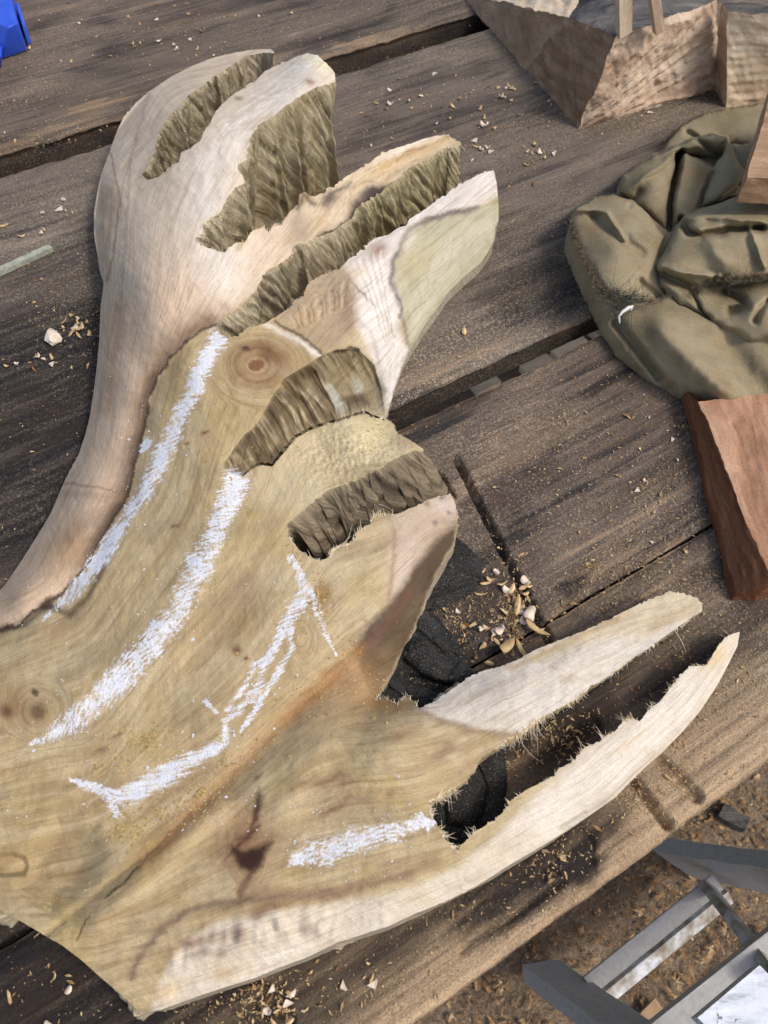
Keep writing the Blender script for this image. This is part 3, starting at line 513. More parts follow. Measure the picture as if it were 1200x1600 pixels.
# drop single-cell spurs
p = np.pad(cin, 1); nb = p[:-2, 1:-1].astype(int)+p[2:, 1:-1]+p[1:-1, :-2]+p[1:-1, 2:]; cin &= nb >= 2
Fc = grid_faces(nx, ny).reshape(ny-1, nx-1, 4)[cin]
cc = np.zeros((ny, nx), int)
for a in (0, 1):
    for b in (0, 1): cc[a:a+ny-1, b:b+nx-1] += cin
used = cc > 0; bnd = used & (cc < 4)
PX, PY = GX.copy(), GY.copy()
bi = np.argwhere(bnd); bx = GX[bnd]; by = GY[bnd]
# snap the rim to the outline
A = POLY; B = np.roll(POLY, -1, 0); D = B-A; l2 = (D**2).sum(1)+1e-9
best = np.full(len(bx), 1e9); sx = bx.copy(); sy = by.copy()
for i in range(len(A)):
    m = (np.abs(bx-A[i, 0]) < 9) & (np.abs(by-A[i, 1]) < 9)
    if not m.any(): continue
    t = np.clip(((bx[m]-A[i, 0])*D[i, 0]+(by[m]-A[i, 1])*D[i, 1])/l2[i], 0, 1)
    qx = A[i, 0]+t*D[i, 0]; qy = A[i, 1]+t*D[i, 1]; d = (qx-bx[m])**2+(qy-by[m])**2
    w = np.where(m)[0]; ok = d < best[w]; w2 = w[ok]
    best[w2] = d[ok]; sx[w2] = qx[ok]; sy[w2] = qy[ok]
PX[bnd] = sx; PY[bnd] = sy
idx = np.full(nx*ny, -1); uv = np.where(used.ravel())[0]; idx[uv] = np.arange(len(uv))
px = PX.ravel()[uv]; py = PY.ravel()[uv]; Ft = idx[Fc]
zt = zfield(px, py); VT = unproj(px, py, zt)
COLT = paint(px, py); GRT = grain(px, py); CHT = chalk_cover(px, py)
# rim loops
E = np.concatenate([Ft[:, [0, 1]], Ft[:, [1, 2]], Ft[:, [2, 3]], Ft[:, [3, 0]]]); fo = np.tile(np.arange(len(Ft)), 4)
key = E[:, 0].astype(np.int64)*len(px)+E[:, 1]; rkey = E[:, 1].astype(np.int64)*len(px)+E[:, 0]
isb = ~np.isin(key, rkey); BE = E[isb]; BF = fo[isb]
nxt = {}
for k, (a, b) in enumerate(BE): nxt.setdefault(a, []).append(k)
seen = np.zeros(len(BE), bool); loops = []
for k0 in range(len(BE)):
    if seen[k0]: continue
    k = k0; lp = []
    while not seen[k]:
        seen[k] = True; lp.append(k); c = [q for q in nxt[BE[k][1]] if not seen[q]]
        if not c: break
        k = c[0]
    if len(lp) > 12: loops.append(lp)
# tines are parts of their own: cut lines across their roots
TINES = [[(150,60),(440,60),(440,90),(300,150),(250,220),(225,278),(180,290),(130,290)], [(227,280),(280,250),(330,185),(470,85),(540,90),(540,150),(400,230),(385,290),(300,300)],
 [(452,400),(460,330),(470,285),(600,200),(740,190),(730,260),(560,345)], [(500,440),(545,400),(640,335),(790,240),(800,390),(650,560),(605,670),(530,670),(497,560)],
 [(385,748),(400,725),(470,670),(560,635),(640,660),(690,700),(650,720),(520,770),(470,808)], [(500,880),(520,850),(580,800),(720,760),(730,840),(590,1100),(560,1020)],
 [(668,1256),(640,1180),(650,1100),(780,1030),(1050,910),(1120,940),(900,1100),(760,1190)], [(712,1334),(740,1400),(900,1320),(1100,1180),(1180,980),(1140,980),(900,1180)]]
fcx = px[Ft].mean(1); fcy = py[Ft].mean(1); lab = np.zeros(len(Ft), int)
for i, t in enumerate(TINES):
    lab[inside(fcx, fcy, t)] = i+1
lab[(lab == 0) & inside(fcx, fcy, ARM_LINE+[(-200,900),(60,500),(100,100),(560,60),(560,330),(453,332),(456,400),(400,455)])] = 9
lab[inside(fcx, fcy, S4)] = 10
# chainsawn walls under the rim
NR = 26; SL = -0.6
wallV, wallF, wallC, wallG, wallL = [], [], [], [], []; wofs = 0
RIMN = np.zeros((len(px), 3))
for lp in loops:
    vi = BE[lp][:, 0]; P = VT[vi]; n = len(vi)
    k = np.hanning(15); k /= k.sum()
    def sm(a): return np.stack([np.convolve(np.concatenate([a[-7:, i], a[:, i], a[:7, i]]), k, 'valid') for i in range(a.shape[1])], -1)
    T = np.roll(P, -3, 0)-np.roll(P, 3, 0); T[:, 2] = 0; T = sm(T); T /= np.linalg.norm(T, axis=1)[:, None]+1e-9
    N = np.stack([-T[:, 1], T[:, 0], 0*T[:, 0]], -1)
    N = -N if (np.roll(P[:, 0], -1)*P[:, 1]-P[:, 0]*np.roll(P[:, 1], -1)).sum() < 0 else N       # outward
    RIMN[vi] = N
    s = np.concatenate([[0], np.cumsum(np.linalg.norm(np.diff(P, axis=0), axis=1))])*1000        # mm along the rim
    x0 = px[vi]; y0 = py[vi]
    thin = np.where(((x0 > 720) & (y0 > 895)) | ((x0 > 645) & (y0 > 1095)), 1.0, 0.0)
    zb = np.where(thin > .5, P[:, 2]-.032+.020*sstep(760, 1000, x0), .002)
    clean = np.minimum(dline(x0, y0, LEFT_EDGE), dline(x0, y0, RIGHT_EDGE+[(800,1349),(607,1447),(398,1528),(233,1581),(97,1477),(0,1422)])); clean = np.minimum(clean, dline(x0, y0, [(774,280),(779,345),(772,375),(750,412),(700,457),(643,543),(602,658)])); clean = np.minimum(clean, dline(x0, y0, F6_EDGE)+2); amp = sstep(2, 10, clean)
    PS = sm(P)
    d5 = np.exp(-(dline(x0, y0, [(450,820),(540,760),(660,705)])/40)**2); d4 = np.exp(-(dline(x0, y0, [(350,725),(430,610),(495,562)])/40)**2)
    slope = .16*sstep(.3, -.5, N[:, 1]) - .30*sstep(.6, .95, N[:, 0]) + .75*d5*sstep(.2, -.4, N[:, 1]) + .55*d4*sstep(.3, -.3, N[:, 1])
    slope = slope*(1-thin)-.1*thin
    warp = s/9.0 + 1.1*perlin(s/38, 0*s, 82)
    rows = []
    for r in range(NR):
        f = r/(NR-1); depth = f*(P[:, 2]-zb); dm = depth*1000
        q = warp - SL*dm/9.0
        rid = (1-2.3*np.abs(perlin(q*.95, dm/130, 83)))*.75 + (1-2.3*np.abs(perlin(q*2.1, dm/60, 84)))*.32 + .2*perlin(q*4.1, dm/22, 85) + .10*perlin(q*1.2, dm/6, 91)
        soft = sstep(0, .004, depth)
        off = slope*depth*amp + amp*soft*rid*.0040*(1-.75*thin) - .0004*soft
        bl = sstep(0, .006, depth)[:, None]; Q = P*(1-bl)+PS*bl + N*off[:, None]; Q[:, 2] = P[:, 2]-depth
        rows.append(Q)
        # colour: olive heartwood, paler torn ribs, groove shade painted in, sap rim near the top
        base = np.empty((n, 3)); base[:] = lin(196,182,154)
        def lay(m, c, kk=1.0): base[:] = base*(1-(m*kk)[:, None])+lin(*c)*(m*kk)[:, None]
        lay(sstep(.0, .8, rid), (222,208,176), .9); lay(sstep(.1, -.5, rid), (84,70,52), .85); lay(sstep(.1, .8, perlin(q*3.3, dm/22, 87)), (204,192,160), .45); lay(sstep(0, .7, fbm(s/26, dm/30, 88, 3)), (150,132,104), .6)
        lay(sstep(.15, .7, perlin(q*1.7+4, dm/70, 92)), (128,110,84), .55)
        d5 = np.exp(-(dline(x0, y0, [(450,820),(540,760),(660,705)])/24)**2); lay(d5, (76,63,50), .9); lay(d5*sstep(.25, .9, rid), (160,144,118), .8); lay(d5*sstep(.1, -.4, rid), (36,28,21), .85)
        d2 = np.exp(-(dline(x0, y0, [(390,230),(430,180),(524,120)])/20)**2); lay(d2*sstep(0, .6, fbm(s/14, dm/60, 93, 2)+.3), (182,168,126), .6)
        dt = np.exp(-(dline(x0, y0, [(560,320),(640,262),(717,224)])/20)**2); lay(dt, (188,176,134), .65)
        lay(thin, (206,186,150), .85)
        lay((1-amp)*1.0, (204,192,172), .85)
        lay(np.exp(-(dm/2.5)**2)*amp, (206,188,150), .35)
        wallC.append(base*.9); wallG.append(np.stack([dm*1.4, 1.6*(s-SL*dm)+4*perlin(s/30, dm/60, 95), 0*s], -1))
    wallV += rows
    a = np.arange(n); b = (a+1) % n; lw = lab[BF[lp]]
    for r in range(NR-1):
        wallF.append(np.stack([wofs+r*n+a, wofs+(r+1)*n+a, wofs+(r+1)*n+b, wofs+r*n+b], -1)); wallL.append(lw)
    wofs += NR*n
WV = np.concatenate(wallV); WF = np.concatenate(wallF); WC = np.concatenate(wallC); WG = np.concatenate(wallG); WL = np.concatenate(wallL)
carving = thing('wood_carving', 'large half-carved slab of pale hardwood with antler-like tines and white chalk strokes on the bench', 'carving')
for k in range(11):
    f = Ft[lab == k]; w = WF[WL == k]
    if len(f) == 0: continue
    tw = np.concatenate([f, w+len(VT)])
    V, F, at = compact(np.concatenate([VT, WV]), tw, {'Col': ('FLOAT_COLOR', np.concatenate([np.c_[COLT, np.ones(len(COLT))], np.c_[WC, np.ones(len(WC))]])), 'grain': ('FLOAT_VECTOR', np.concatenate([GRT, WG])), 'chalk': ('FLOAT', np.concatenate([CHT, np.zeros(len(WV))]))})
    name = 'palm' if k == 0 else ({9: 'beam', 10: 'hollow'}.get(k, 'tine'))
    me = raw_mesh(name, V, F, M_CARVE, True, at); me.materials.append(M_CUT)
    me.polygons.foreach_set('material_index', np.concatenate([np.zeros(len(f), np.int32), np.ones(len(w), np.int32)]))
    obj(name, me, carving)
# underside, one coarse sheet
st = 12; ux, uy = np.meshgrid(np.arange(-150, 1164, st), np.arange(66, 1590, st)); ok = inside(ux[:-1, :-1]+st/2, uy[:-1, :-1]+st/2, np.array(OUT)) & (sdf(ux[:-1, :-1]+st/2, uy[:-1, :-1]+st/2, np.array(OUT)) > 10)
uz = zfield(ux, uy); thin = sstep(600, 680, ux)*sstep(980, 1050, uy); uz = np.where(thin > .5, uz-.031+.019*sstep(760, 1000, ux), np.minimum(uz-.02, .006))
V, F, _ = compact(unproj(ux.ravel(), uy.ravel(), zfield(ux, uy).ravel()), grid_faces(ux.shape[1], ux.shape[0])[ok.ravel()])
V[:, 2] = compact(np.c_[uz.ravel(), uz.ravel(), uz.ravel()], grid_faces(ux.shape[1], ux.shape[0])[ok.ravel()])[0][:, 0]
ua = {'Col': ('FLOAT_COLOR', np.tile([.36, .26, .15, 1], (len(V), 1))), 'grain': ('FLOAT_VECTOR', V*1000)}
obj('underside', raw_mesh('underside', V, F[:, ::-1].copy(), M_CARVE, True, ua), carving)

# chalk strokes: powder lying on the wood
t = NT('chalk', .95, .1); o = t.coord(); n = t.noise(o, 700, 4, .7)
M_CHALK = t.done(t.mix(t.ramp(n, [(.3, 0.0), (.65, 1.0)]), (.60, .595, .60, 1), (.80, .80, .82, 1)), t.bump(n, .9, .0012))
crumbs = []
for ci, (lb, pl, ang, thr) in enumerate(CHALK):
    P = np.array(pl, float); x0, y0 = P[:, :2].min(0)-45; x1, y1 = P[:, :2].max(0)+45; s = .95
    gx, gy = np.meshgrid(np.arange(x0, x1, s), np.arange(y0, y1, s))
    T, prof = chalk_h(ci, gx, gy); T = np.maximum(T-.46+.55*perlin(gx/1.7, gy/1.7, 144), -.35)
    hole = ~inside(gx, gy, np.array(OUT)); T[hole] = -1; T[prof < -.3] = -1
    z = zfield(gx, gy)+T*.00042+.00002
    keep = (np.maximum.reduce([T[:-1, :-1], T[1:, :-1], T[:-1, 1:], T[1:, 1:]]) > -.2) & (np.minimum.reduce([T[:-1, :-1], T[1:, :-1], T[:-1, 1:], T[1:, 1:]]) > -.9)
    V, F, _ = compact(unproj(gx.ravel(), gy.ravel(), z.ravel()), grid_faces(gx.shape[1], gx.shape[0])[keep.ravel()])
    obj('chalk_stroke', raw_mesh('chalk_stroke', V, F, M_CHALK), carving)
    q = resample(P[:, :2], 3, False)
    for k in range(150):
        c = q[rng.integers(len(q))]; r = rng.normal(0, 34, 2); 
        if rng.random() < .5: r = r*.7
        crumbs.append((c[0]+r[0], c[1]+r[1], rng.lognormal(-.9, .55)))
for (cx, cy, sx_, sy_, n) in ((300,1262,40,22,50),(30,1200,30,60,40),(120,1130,60,30,40),(500,1290,60,20,20),(395,1260,60,50,30),(200,690,20,50,40)):
    for k in range(n): crumbs.append((cx+rng.normal(0, sx_), cy+rng.normal(0, sy_), rng.lognormal(-1, .5)))
def lumps(lst, zf, seed=0, flat=.6):
    """many small irregular 8-vertex crumbs in one mesh"""
    r = np.random.default_rng(seed); base = np.array([(x, y, z) for z in (-1, 1) for y in (-1, 1) for x in (-1, 1)], float)*.5
    q = np.array([(0,2,3,1),(4,5,7,6),(0,1,5,4),(2,6,7,3),(0,4,6,2),(1,3,7,5)])
    L = np.array(lst); c = unproj(L[:, 0], L[:, 1], zf(L[:, 0], L[:, 1])); V = []
    n = len(L); a = r.uniform(0, 6.28, n); ca, sa = np.cos(a), np.sin(a); el = r.uniform(.7, 1.8, n)
    V = base[None]*L[:, 2][:, None, None]*.001*np.stack([el, np.ones(n), np.full(n, flat)], -1)[:, None, :]; V = V*(1+r.uniform(-.35, .35, V.shape))
    X = V[..., 0]*ca[:, None]-V[..., 1]*sa[:, None]; Y = V[..., 0]*sa[:, None]+V[..., 1]*ca[:, None]
    V = np.stack([X, Y, V[..., 2]+.0002], -1)+c[:, None]
    return V.reshape(-1, 3), (q[None]+8*np.arange(n)[:, None, None]).reshape(-1, 4)
cr = [c for c in crumbs if 0 < c[0] < 700]; ca_ = np.array(cr); okc = sdf(ca_[:, 0], ca_[:, 1], np.array(OUT)) > 4
V, F = lumps([tuple(c[:2])+(min(c[2]*.95, 1.9),) for c, k in zip(cr, okc) if k], zfield, 3, .7)
obj('chalk_crumbs', raw_mesh('chalk_crumbs', V, F, M_CHALK, False), carving, kind='stuff')

# torn fibres along the chainsaw slots, and blond sawdust clinging to the surface
t = NT('torn fibre', .7, .2); M_FIBRE = t.done(t.ramp(t.noise(t.coord(), 300, 2), [(.35, L4(212,184,136)), (.6, L4(240,226,196))]))
t = NT('olive dust', .9, .1); M_DUST = t.done(t.ramp(t.noise(t.coord(), 500, 2), [(.35, L4(140,112,66)), (.6, L4(196,168,112))]))
fib = []
SPOT = [  # px, py, radius, count, length mm, (dir px)
 (355,315,10,26,6,(.2,-.6)),(335,340,10,24,7,(.9,.3)),(350,300,8,10,6,(.3,-1)),(312,378,12,36,3,(.6,.4)),(345,392,14,34,3,(.5,-.7)),(385,372,14,34,3.5,(.3,-1)),(425,358,16,40,4,(.15,-1)),(440,352,8,18,4,(-.1,-1)),(388,240,14,20,3,(.6,-.4)),
 (415,425,22,60,2.2,(.4,.9)),(450,400,12,30,2.2,(.4,.8)),(490,375,22,60,2.2,(.5,1)),(540,348,16,50,2.2,(.5,1)),(705,222,14,70,6,(.3,1)),(690,230,14,50,5,(.3,1)),(725,285,10,12,5,(-.5,-.6)),
 (380,488,26,50,2,(.4,.8)),(460,470,26,60,2,(-.6,-.5)),(500,430,22,40,2,(-.5,-.7)),(575,378,14,24,2.6,(-.5,-.7)),
 (375,690,24,70,2.6,(-.2,-.6)),(425,620,20,40,2,(-.4,-.3)),(358,738,10,30,2,(.6,.4)),(560,648,26,120,2.6,(-.1,-1)),(605,656,14,50,2.4,(.2,-1)),(520,662,16,40,1.8,(-.2,-1)),
 (455,848,12,50,3,(.4,.7)),(520,862,10,50,4,(.7,-.6)),(535,855,10,30,6,(.9,.15)),(590,815,14,50,6,(-.1,-1)),(560,835,12,30,5,(.1,-1)),(600,806,14,30,4,(0,-1)),(490,873,10,30,2.5,(.5,-.3)),
 (605,1092,20,50,3,(-.1,-.8)),(640,1094,14,40,3,(0,-.9)),(560,1000,6,8,5,(-.2,-1)),
 (825,1140,20,90,7,(-.2,1)),(805,1150,12,40,6,(.2,1)),(850,1120,16,40,5,(.4,1)),(900,1095,24,60,4,(.3,1)),(960,1052,26,60,3.5,(-.3,.9)),(1010,1012,18,20,3,(.4,.8)),(1065,978,10,8,5,(.6,.5)),(785,1162,16,40,4,(.3,1)),
 (700,1238,14,50,6,(.7,.7)),(680,1252,10,40,5,(.6,.8)),(665,1268,12,50,4,(.3,-.8)),(690,1300,10,30,4,(.8,-.2)),(705,1325,10,40,5,(.8,.4)),(740,1305,10,20,4,(-.5,-.6)),
 (910,1178,20,26,4,(-.6,-.5)),(945,1152,14,24,4,(-.5,-.8)),(985,1125,12,40,5,(-.6,-.7)),(1020,1108,12,14,4,(-.5,-.9)),(1050,1072,16,40,2.5,(-.6,-.7)),(1100,1040,16,40,2.2,(-.4,-.9)),(1140,995,8,8,5,(-1,-.1)),(860,1212,20,16,3,(-.6,-.6)),(800,1250,20,12,2.5,(-.6,-.6))]
PB = POLY
def ribbon_mesh(strands, width):
    V, F = [], []
    for P in strands:
        o0 = len(V); n = len(P)
        for i, q in enumerate(P):
            d = (P[min(i+1, n-1)]-P[max(i-1, 0)]); d = d/(np.linalg.norm(d)+1e-9); w = width*(1-.75*i/(n-1))
            a = np.cross(d, (0, 0, 1.)); a = a/(np.linalg.norm(a)+1e-6); b = np.cross(d, a)
            V += [q+a*w, q-a*w*.5+b*w*.8, q-a*w*.5-b*w*.8]
        for i in range(n-1):
            for k in range(3): F.append((o0+i*3+k, o0+i*3+(k+1) % 3, o0+i*3+3+(k+1) % 3, o0+i*3+3+k))
    return np.array(V), np.array(F)
strands = []
for (cx, cy, R, n, ln, d) in SPOT:
    m = np.where((PB[:, 0]-cx)**2+(PB[:, 1]-cy)**2 < R*R)[0]
    if len(m) == 0: continue
    for k in range(int(n*.7)):
        c = PB[rng.choice(m)]+rng.normal(0, .8, 2); z = float(zfield(np.array([c[0]]), np.array([c[1]]))[0])
        p0 = unproj(c[0], c[1], z); dd = np.array(d)+rng.normal(0, .4, 2); p1 = unproj(c[0]+dd[0]*10, c[1]+dd[1]*10, z); dr = p1-p0; dr /= np.linalg.norm(dr)+1e-9
        L = ln*.001*rng.lognormal(-.45, .5); up = rng.uniform(-.4, .25); cv = rng.normal(0, .35, 3)
        strands.append([p0+dr*L*f+np.array([0, 0, up])*L*f+cv*L*f*f for f in (-.15, .3, .65, 1)])
for (a, b, z0, z1) in (((1054,985),(1072,1020),.034,.03),((1065,980),(1080,968),.036,.04),((592,788),(615,800),.05,.052),((515,868),(533,852),.056,.06),((700,1245),(702,1268),.05,.052)):
    p, q = unproj(*a, z0), unproj(*b, z1); strands.append([p, p+(q-p)*.35+[0, 0, .002], p+(q-p)*.7+[0, 0, .002], q])
V, F = ribbon_mesh(strands, .00032)
obj('torn_fibres', raw_mesh('torn_fibres', V, F, M_FIBRE), carving, kind='stuff')
du = []
for (cx, cy, sx_, sy_, n) in ((225,1155,26,14,220),(200,1300,16,10,60),(250,1270,14,10,60),(190,1290,30,20,160),(170,1200,24,10,60),(500,930,8,16,220),(548,1020,10,10,60),(490,1090,26,20,100),(400,1165,30,24,90),(310,1250,22,20,180),(355,1200,14,12,60),(350,730,14,40,60),(470,1000,60,60,120),(380,1230,40,30,60),(100,1390,40,30,40),(460,860,8,8,60),(590,1070,30,14,120),(540,1120,60,20,80),(530,700,60,20,120),(600,680,30,20,160)):
    for k in range(n): du.append((cx+rng.normal(0, sx_), cy+rng.normal(0, sy_), rng.lognormal(-.55, .4)))
da = np.array(du); okd = sdf(da[:, 0], da[:, 1], np.array(OUT)) > 4
V, F = lumps([d for d, k in zip(du, okd) if k], zfield, 9, .5)
obj('sawdust_grains', raw_mesh('sawdust_grains', V, F, M_DUST, False), carving, kind='stuff')

# ------------------------------------------------------------------ the bench
ANG = math.radians(31.2); E1 = np.array([math.cos(ANG), math.sin(ANG)]); E2 = np.array([-math.sin(ANG), math.cos(ANG)])
bench = thing('workbench', 'weathered workbench of thick dark planks strewn with sawdust under the carving', 'workbench', (0, 0, 0), ANG)
def uw(px, py, z=0.0):
    p = unproj(px, py, z); return p[..., 0]*E1[0]+p[..., 1]*E1[1], p[..., 0]*E2[0]+p[..., 1]*E2[1]
KERF = []
for (a, b, w, dep) in (((712,716),(858,1000),.0042,.012),((992,1220),(1043,1288),.0045,.011),((1034,1190),(1088,1243),.0060,.008),((684,745),(702,775),.006,.012)):
    KERF.append((uw(*a), uw(*b), w, dep))
def plank(w0, w1, u0, u1, step, mat, wav0, wav1, seed, dz=0.0, thick=.045, label=None, name='plank'):
    nu = int((u1-u0)/step)+1; nw = max(6, int((w1-w0)/step)+1)
    u, w = np.meshgrid(np.linspace(u0, u1, nu), np.linspace(0, 1, nw))
    lo = w0+wav0*(fbm(u*9, 0*u+seed, 3, 3)+.35*fbm(u*60, 0*u+seed, 4, 2)); hi = w1+wav1*(fbm(u*8, 0*u+seed+9, 5, 3)+.35*fbm(u*60, 0*u+seed+5, 6, 2))
    ww = lo+(hi-lo)*w
    z = .0012*fbm(u*6, ww*12, seed+1, 3)+.0005*fbm(u*20, ww*160, seed+2, 3)+.0004*perlin(u*14, ww*420, seed+3)
    e = np.minimum(ww-lo, hi-ww); z -= .004*np.exp(-(e/.004)**2)*(.6+.8*np.abs(fbm(u*22, ww*4, seed+4, 3)))
    z -= .005*np.clip(fbm(u*26, ww*40, seed+7, 3)-.25, 0, 1)*np.exp(-(e/.014)**2)
    # saw cuts and a worn hollow
    for (pa, pb, wd, dep) in KERF:
        d = dline(u, ww, [pa, pb]); d = d+.0012*fbm(u*120, ww*120, 9, 2); z -= dep*sstep(wd, wd*.55, d)
    for poly, dep in HOLLOW:
        z -= dep*sstep(-.0008, .0012, sdf(u, ww, poly)+.003*fbm(u*50, ww*50, 12, 3))
    stn_shade = np.clip(spots(u, ww, STAIN_SHADE, 501)*(.75+.4*sstep(-.5, .3, fbm(u*12, ww*140, 507, 3))), 0, 1); bare = spots(u, ww, BAREP, 511)
    bare = np.maximum(bare, .85*sstep(0, .5, fbm(u*14, ww*60, seed+31, 3)+.12)*np.exp(-(e/.007)**2))
    V = np.stack([u, ww, z+dz], -1).reshape(-1, 3); F = grid_faces(nu, nw)
    # sides and underside
    rim = np.concatenate([np.arange(nu), np.arange(1, nw)*nu+nu-1, (nw-1)*nu+np.arange(nu-2, -1, -1), np.arange(nw-2, 0, -1)*nu]); n = len(rim); tot = [V]; fs = [F]; prev = rim
    for k in range(1, 5):
        q = V[rim].copy(); q[:, 2] = dz-thick*k/4+.3*0; out = np.zeros((n, 1)); off = .0012*fbm(q[:, 0]*30, np.full(n, k*.9), seed+20+k, 2)
        q[:, 1] += off*np.where(np.arange(n) < nu, -1, 1)
        cur = len(V)+(k-1)*n+np.arange(n); tot.append(q); fs.append(np.stack([prev, cur, np.roll(cur, -1), np.roll(prev, -1)], -1)[:, ::-1]); prev = cur
    bl = len(V)+4*n; V4 = np.array([[u0, w0, dz-thick], [u1, w0, dz-thick], [u1, w1, dz-thick], [u0, w1, dz-thick]]); tot.append(V4); fs.append(np.array([[bl+3, bl+2, bl+1, bl]]))
    nv = sum(len(x) for x in tot); pad = lambda a: np.concatenate([a.ravel(), a.ravel()[rim], np.full(nv-len(V)-n, .0)])
    pad2 = lambda a: np.concatenate([a.ravel(), np.full(nv-len(V), .85)])  # sides and underside carry shade as a dark tone
    me = raw_mesh(name, np.concatenate(tot), np.concatenate(fs), mat, True, {'stain_shade': ('FLOAT', pad2(stn_shade)), 'bare': ('FLOAT', pad(bare))})
    return obj(name, me, bench, label)
STAIN_SHADE = [(40,660,.32,.18,.95),(110,480,.2,.09,.45),(840,455,.07,.05,.7),(1000,330,.1,.05,.3),(960,590,.06,.010,.8),(900,912,.022,.012,.8),(1050,740,.08,.016,.5),(1140,880,.05,.012,.6),(700,960,.07,.06,.6),(830,1365,.075,.022,1.0),(905,1335,.022,.018,1.0),(560,1480,.14,.026,.75),(100,1530,.24,.10,1.0),(350,1570,.10,.04,.6),(1100,1030,.06,.016,.5),(870,1120,.06,.03,.75),(640,1430,.1,.012,.7),(1180,950,.05,.012,.5),(800,760,.05,.02,.4),(700,640,.06,.01,.6),(500,60,.10,.02,.5),(330,20,.12,.02,.4),(20,230,.1,.02,.4)]  # wood stains, plus painted shade beside the carving, cloth and tines
BAREP = [(150,165,.05,.012,.9),(560,65,.05,.008,.9),(610,50,.03,.006,.8),(240,170,.05,.010,.7),(60,210,.08,.008,.9),(860,1010,.04,.02,.4),(950,880,.05,.012,.5),(830,700,.10,.012,.3),(1060,560,.07,.01,.4),(700,570,.08,.010,.6),(470,110,.04,.006,.8)]
def spots(u, w, L, seed):
    o = np.zeros(u.shape); nu_ = u+.02*fbm(u*20, w*60, seed, 3); nw_ = w+.010*fbm(u*24, w*90, seed+3, 4)
    for (x, y, ru, rw, k) in L:
        cu, cw = uw(x, y); o = np.maximum(o, k*sstep(1.25, .6, np.sqrt(((nu_-cu)/ru)**2+((nw_-cw)/rw)**2)))
    return o
HOLLOW = [([uw(*p) for p in ((700,1400),(800,1320),(880,1262),(927,1310),(934,1362),(880,1390),(800,1440),(720,1490))], .003), ([uw(*p) for p in ((890,1100),(922,1110),(948,1150),(930,1190),(870,1230),(820,1200))], .004),
          ([uw(*p) for p in ((1010,1015),(1050,1020),(1060,1050),(1040,1062))], .002), ([uw(*p) for p in ((400,1530),(440,1545),(460,1600),(440,1660),(330,1660),(330,1600))], .004)]
M_A = mat_plank('old plank grey brown', (.072,.053,.040,1), (.135,.101,.074,1), (.23,.165,.11,1), .75, seed=0.3, darkmix=.38)
M_B = mat_plank('old plank grey', (.082,.064,.050,1), (.150,.117,.089,1), (.225,.172,.124,1), .8, seed=1.9, darkmix=.25)
M_Cm = mat_plank('old plank striped', (.058,.045,.037,1), (.14,.102,.074,1), (.27,.185,.118,1), .75, seed=3.1, darkmix=.6)
M_D = mat_plank('old plank worn edge', (.050,.038,.030,1), (.125,.09,.062,1), (.27,.18,.105,1), .7, edge=((.46,.32,.185,1), -.004, .085), seed=4.7, darkmix=.7)
M_G = mat_plank('old plank underneath', (.05,.046,.042,1), (.10,.09,.08,1), (.15,.13,.11,1), .2, seed=6.2)
plank(1.868*H, 3.3*H, -.55, 2.2, .0036, M_A, .0022, .002, 3.3, label='far plank of the bench with a pale chipped edge')
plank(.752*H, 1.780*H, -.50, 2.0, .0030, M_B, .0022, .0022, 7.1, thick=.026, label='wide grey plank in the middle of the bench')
plank(.292*H, .703*H, -.45, 1.5, .0020, M_Cm, .0012, .0018, 11.7, label='striped plank with saw cuts')
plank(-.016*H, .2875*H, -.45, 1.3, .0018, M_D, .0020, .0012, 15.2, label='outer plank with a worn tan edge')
def bench_box(name, u0, u1, w0, w1, z0, z1, mat, label=None):
    V = np.array([(u, w, z) for z in (z0, z1) for w in (w0, w1) for u in (u0, u1)]); F = np.array([(0,2,3,1),(4,5,7,6),(0,1,5,4),(2,6,7,3),(0,4,6,2),(1,3,7,5)])
    return obj(name, raw_mesh(name, V, F, mat, False), bench, label)
bench_box('rail', -.52, 2.0, 1.786*H, 1.862*H, -.075, -.036, M_G, 'grey rail showing in the gap behind the middle plank')
for u in (-.40, 1.1): bench_box('cross_beam', u, u+.07, .02, 1.66*H, -.15, -.0765, M_G)
for u in (-.40, 1.1):
    for w in (.06, 1.5*H): bench_box('leg', u+.003, u+.067, w, w+.07, -.72, -.152, M_G)

# ------------------------------------------------------------------ chips and sawdust on the bench
t = NT('fresh shaving', .7, .25); nn = t.noise(t.coord(), 160, 3); M_SHAV = t.done(t.ramp(nn, [(.3, L4(176,136,84)), (.6, L4(224,198,150))]), t.bump(nn, .4, .001))
t = NT('pale chip', .7, .25); nn = t.noise(t.coord(), 120, 3); M_CHIP = t.done(t.ramp(nn, [(.3, L4(206,184,158)), (.65, L4(232,218,200))]), t.bump(nn, .4, .001))
t = NT('brown chip', .75, .2); M_BCHIP = t.done(t.ramp(t.noise(t.coord(), 160, 3), [(.3, L4(110,72,44)), (.6, L4(160,116,76))]))
def curl_mesh(name, L, Wd, R, turn, twist, th, mat, seed):
    r = random.Random(seed); V, F = [], []; n = 9
    for i in range(n):
        f = i/(n-1)-.5; a = f*turn; x = R*math.sin(a) if turn > .1 else f*L; z = R*(1-math.cos(a)) if turn > .1 else 0
        wd = Wd*(1-.9*abs(2*f)**2.6)*(1+r.uniform(-.15, .15)); sk = twist*f
        for (s, q) in ((-1, 0), (1, 0), (1, 1), (-1, 1)):
            V.append((x-q*th*math.sin(a), s*wd/2+sk*L*.3, z+q*th*math.cos(a)+.15*abs(s*wd)*abs(f)))
    for i in range(n-1):
        for k in range(4): F.append((i*4+k, i*4+(k+1) % 4, i*4+4+(k+1) % 4, i*4+4+k))
    F += [(3, 2, 1, 0), (n*4-4, n*4-3, n*4-2, n*4-1)]
    return raw_mesh(name, np.array(V), np.array(F), mat, True)
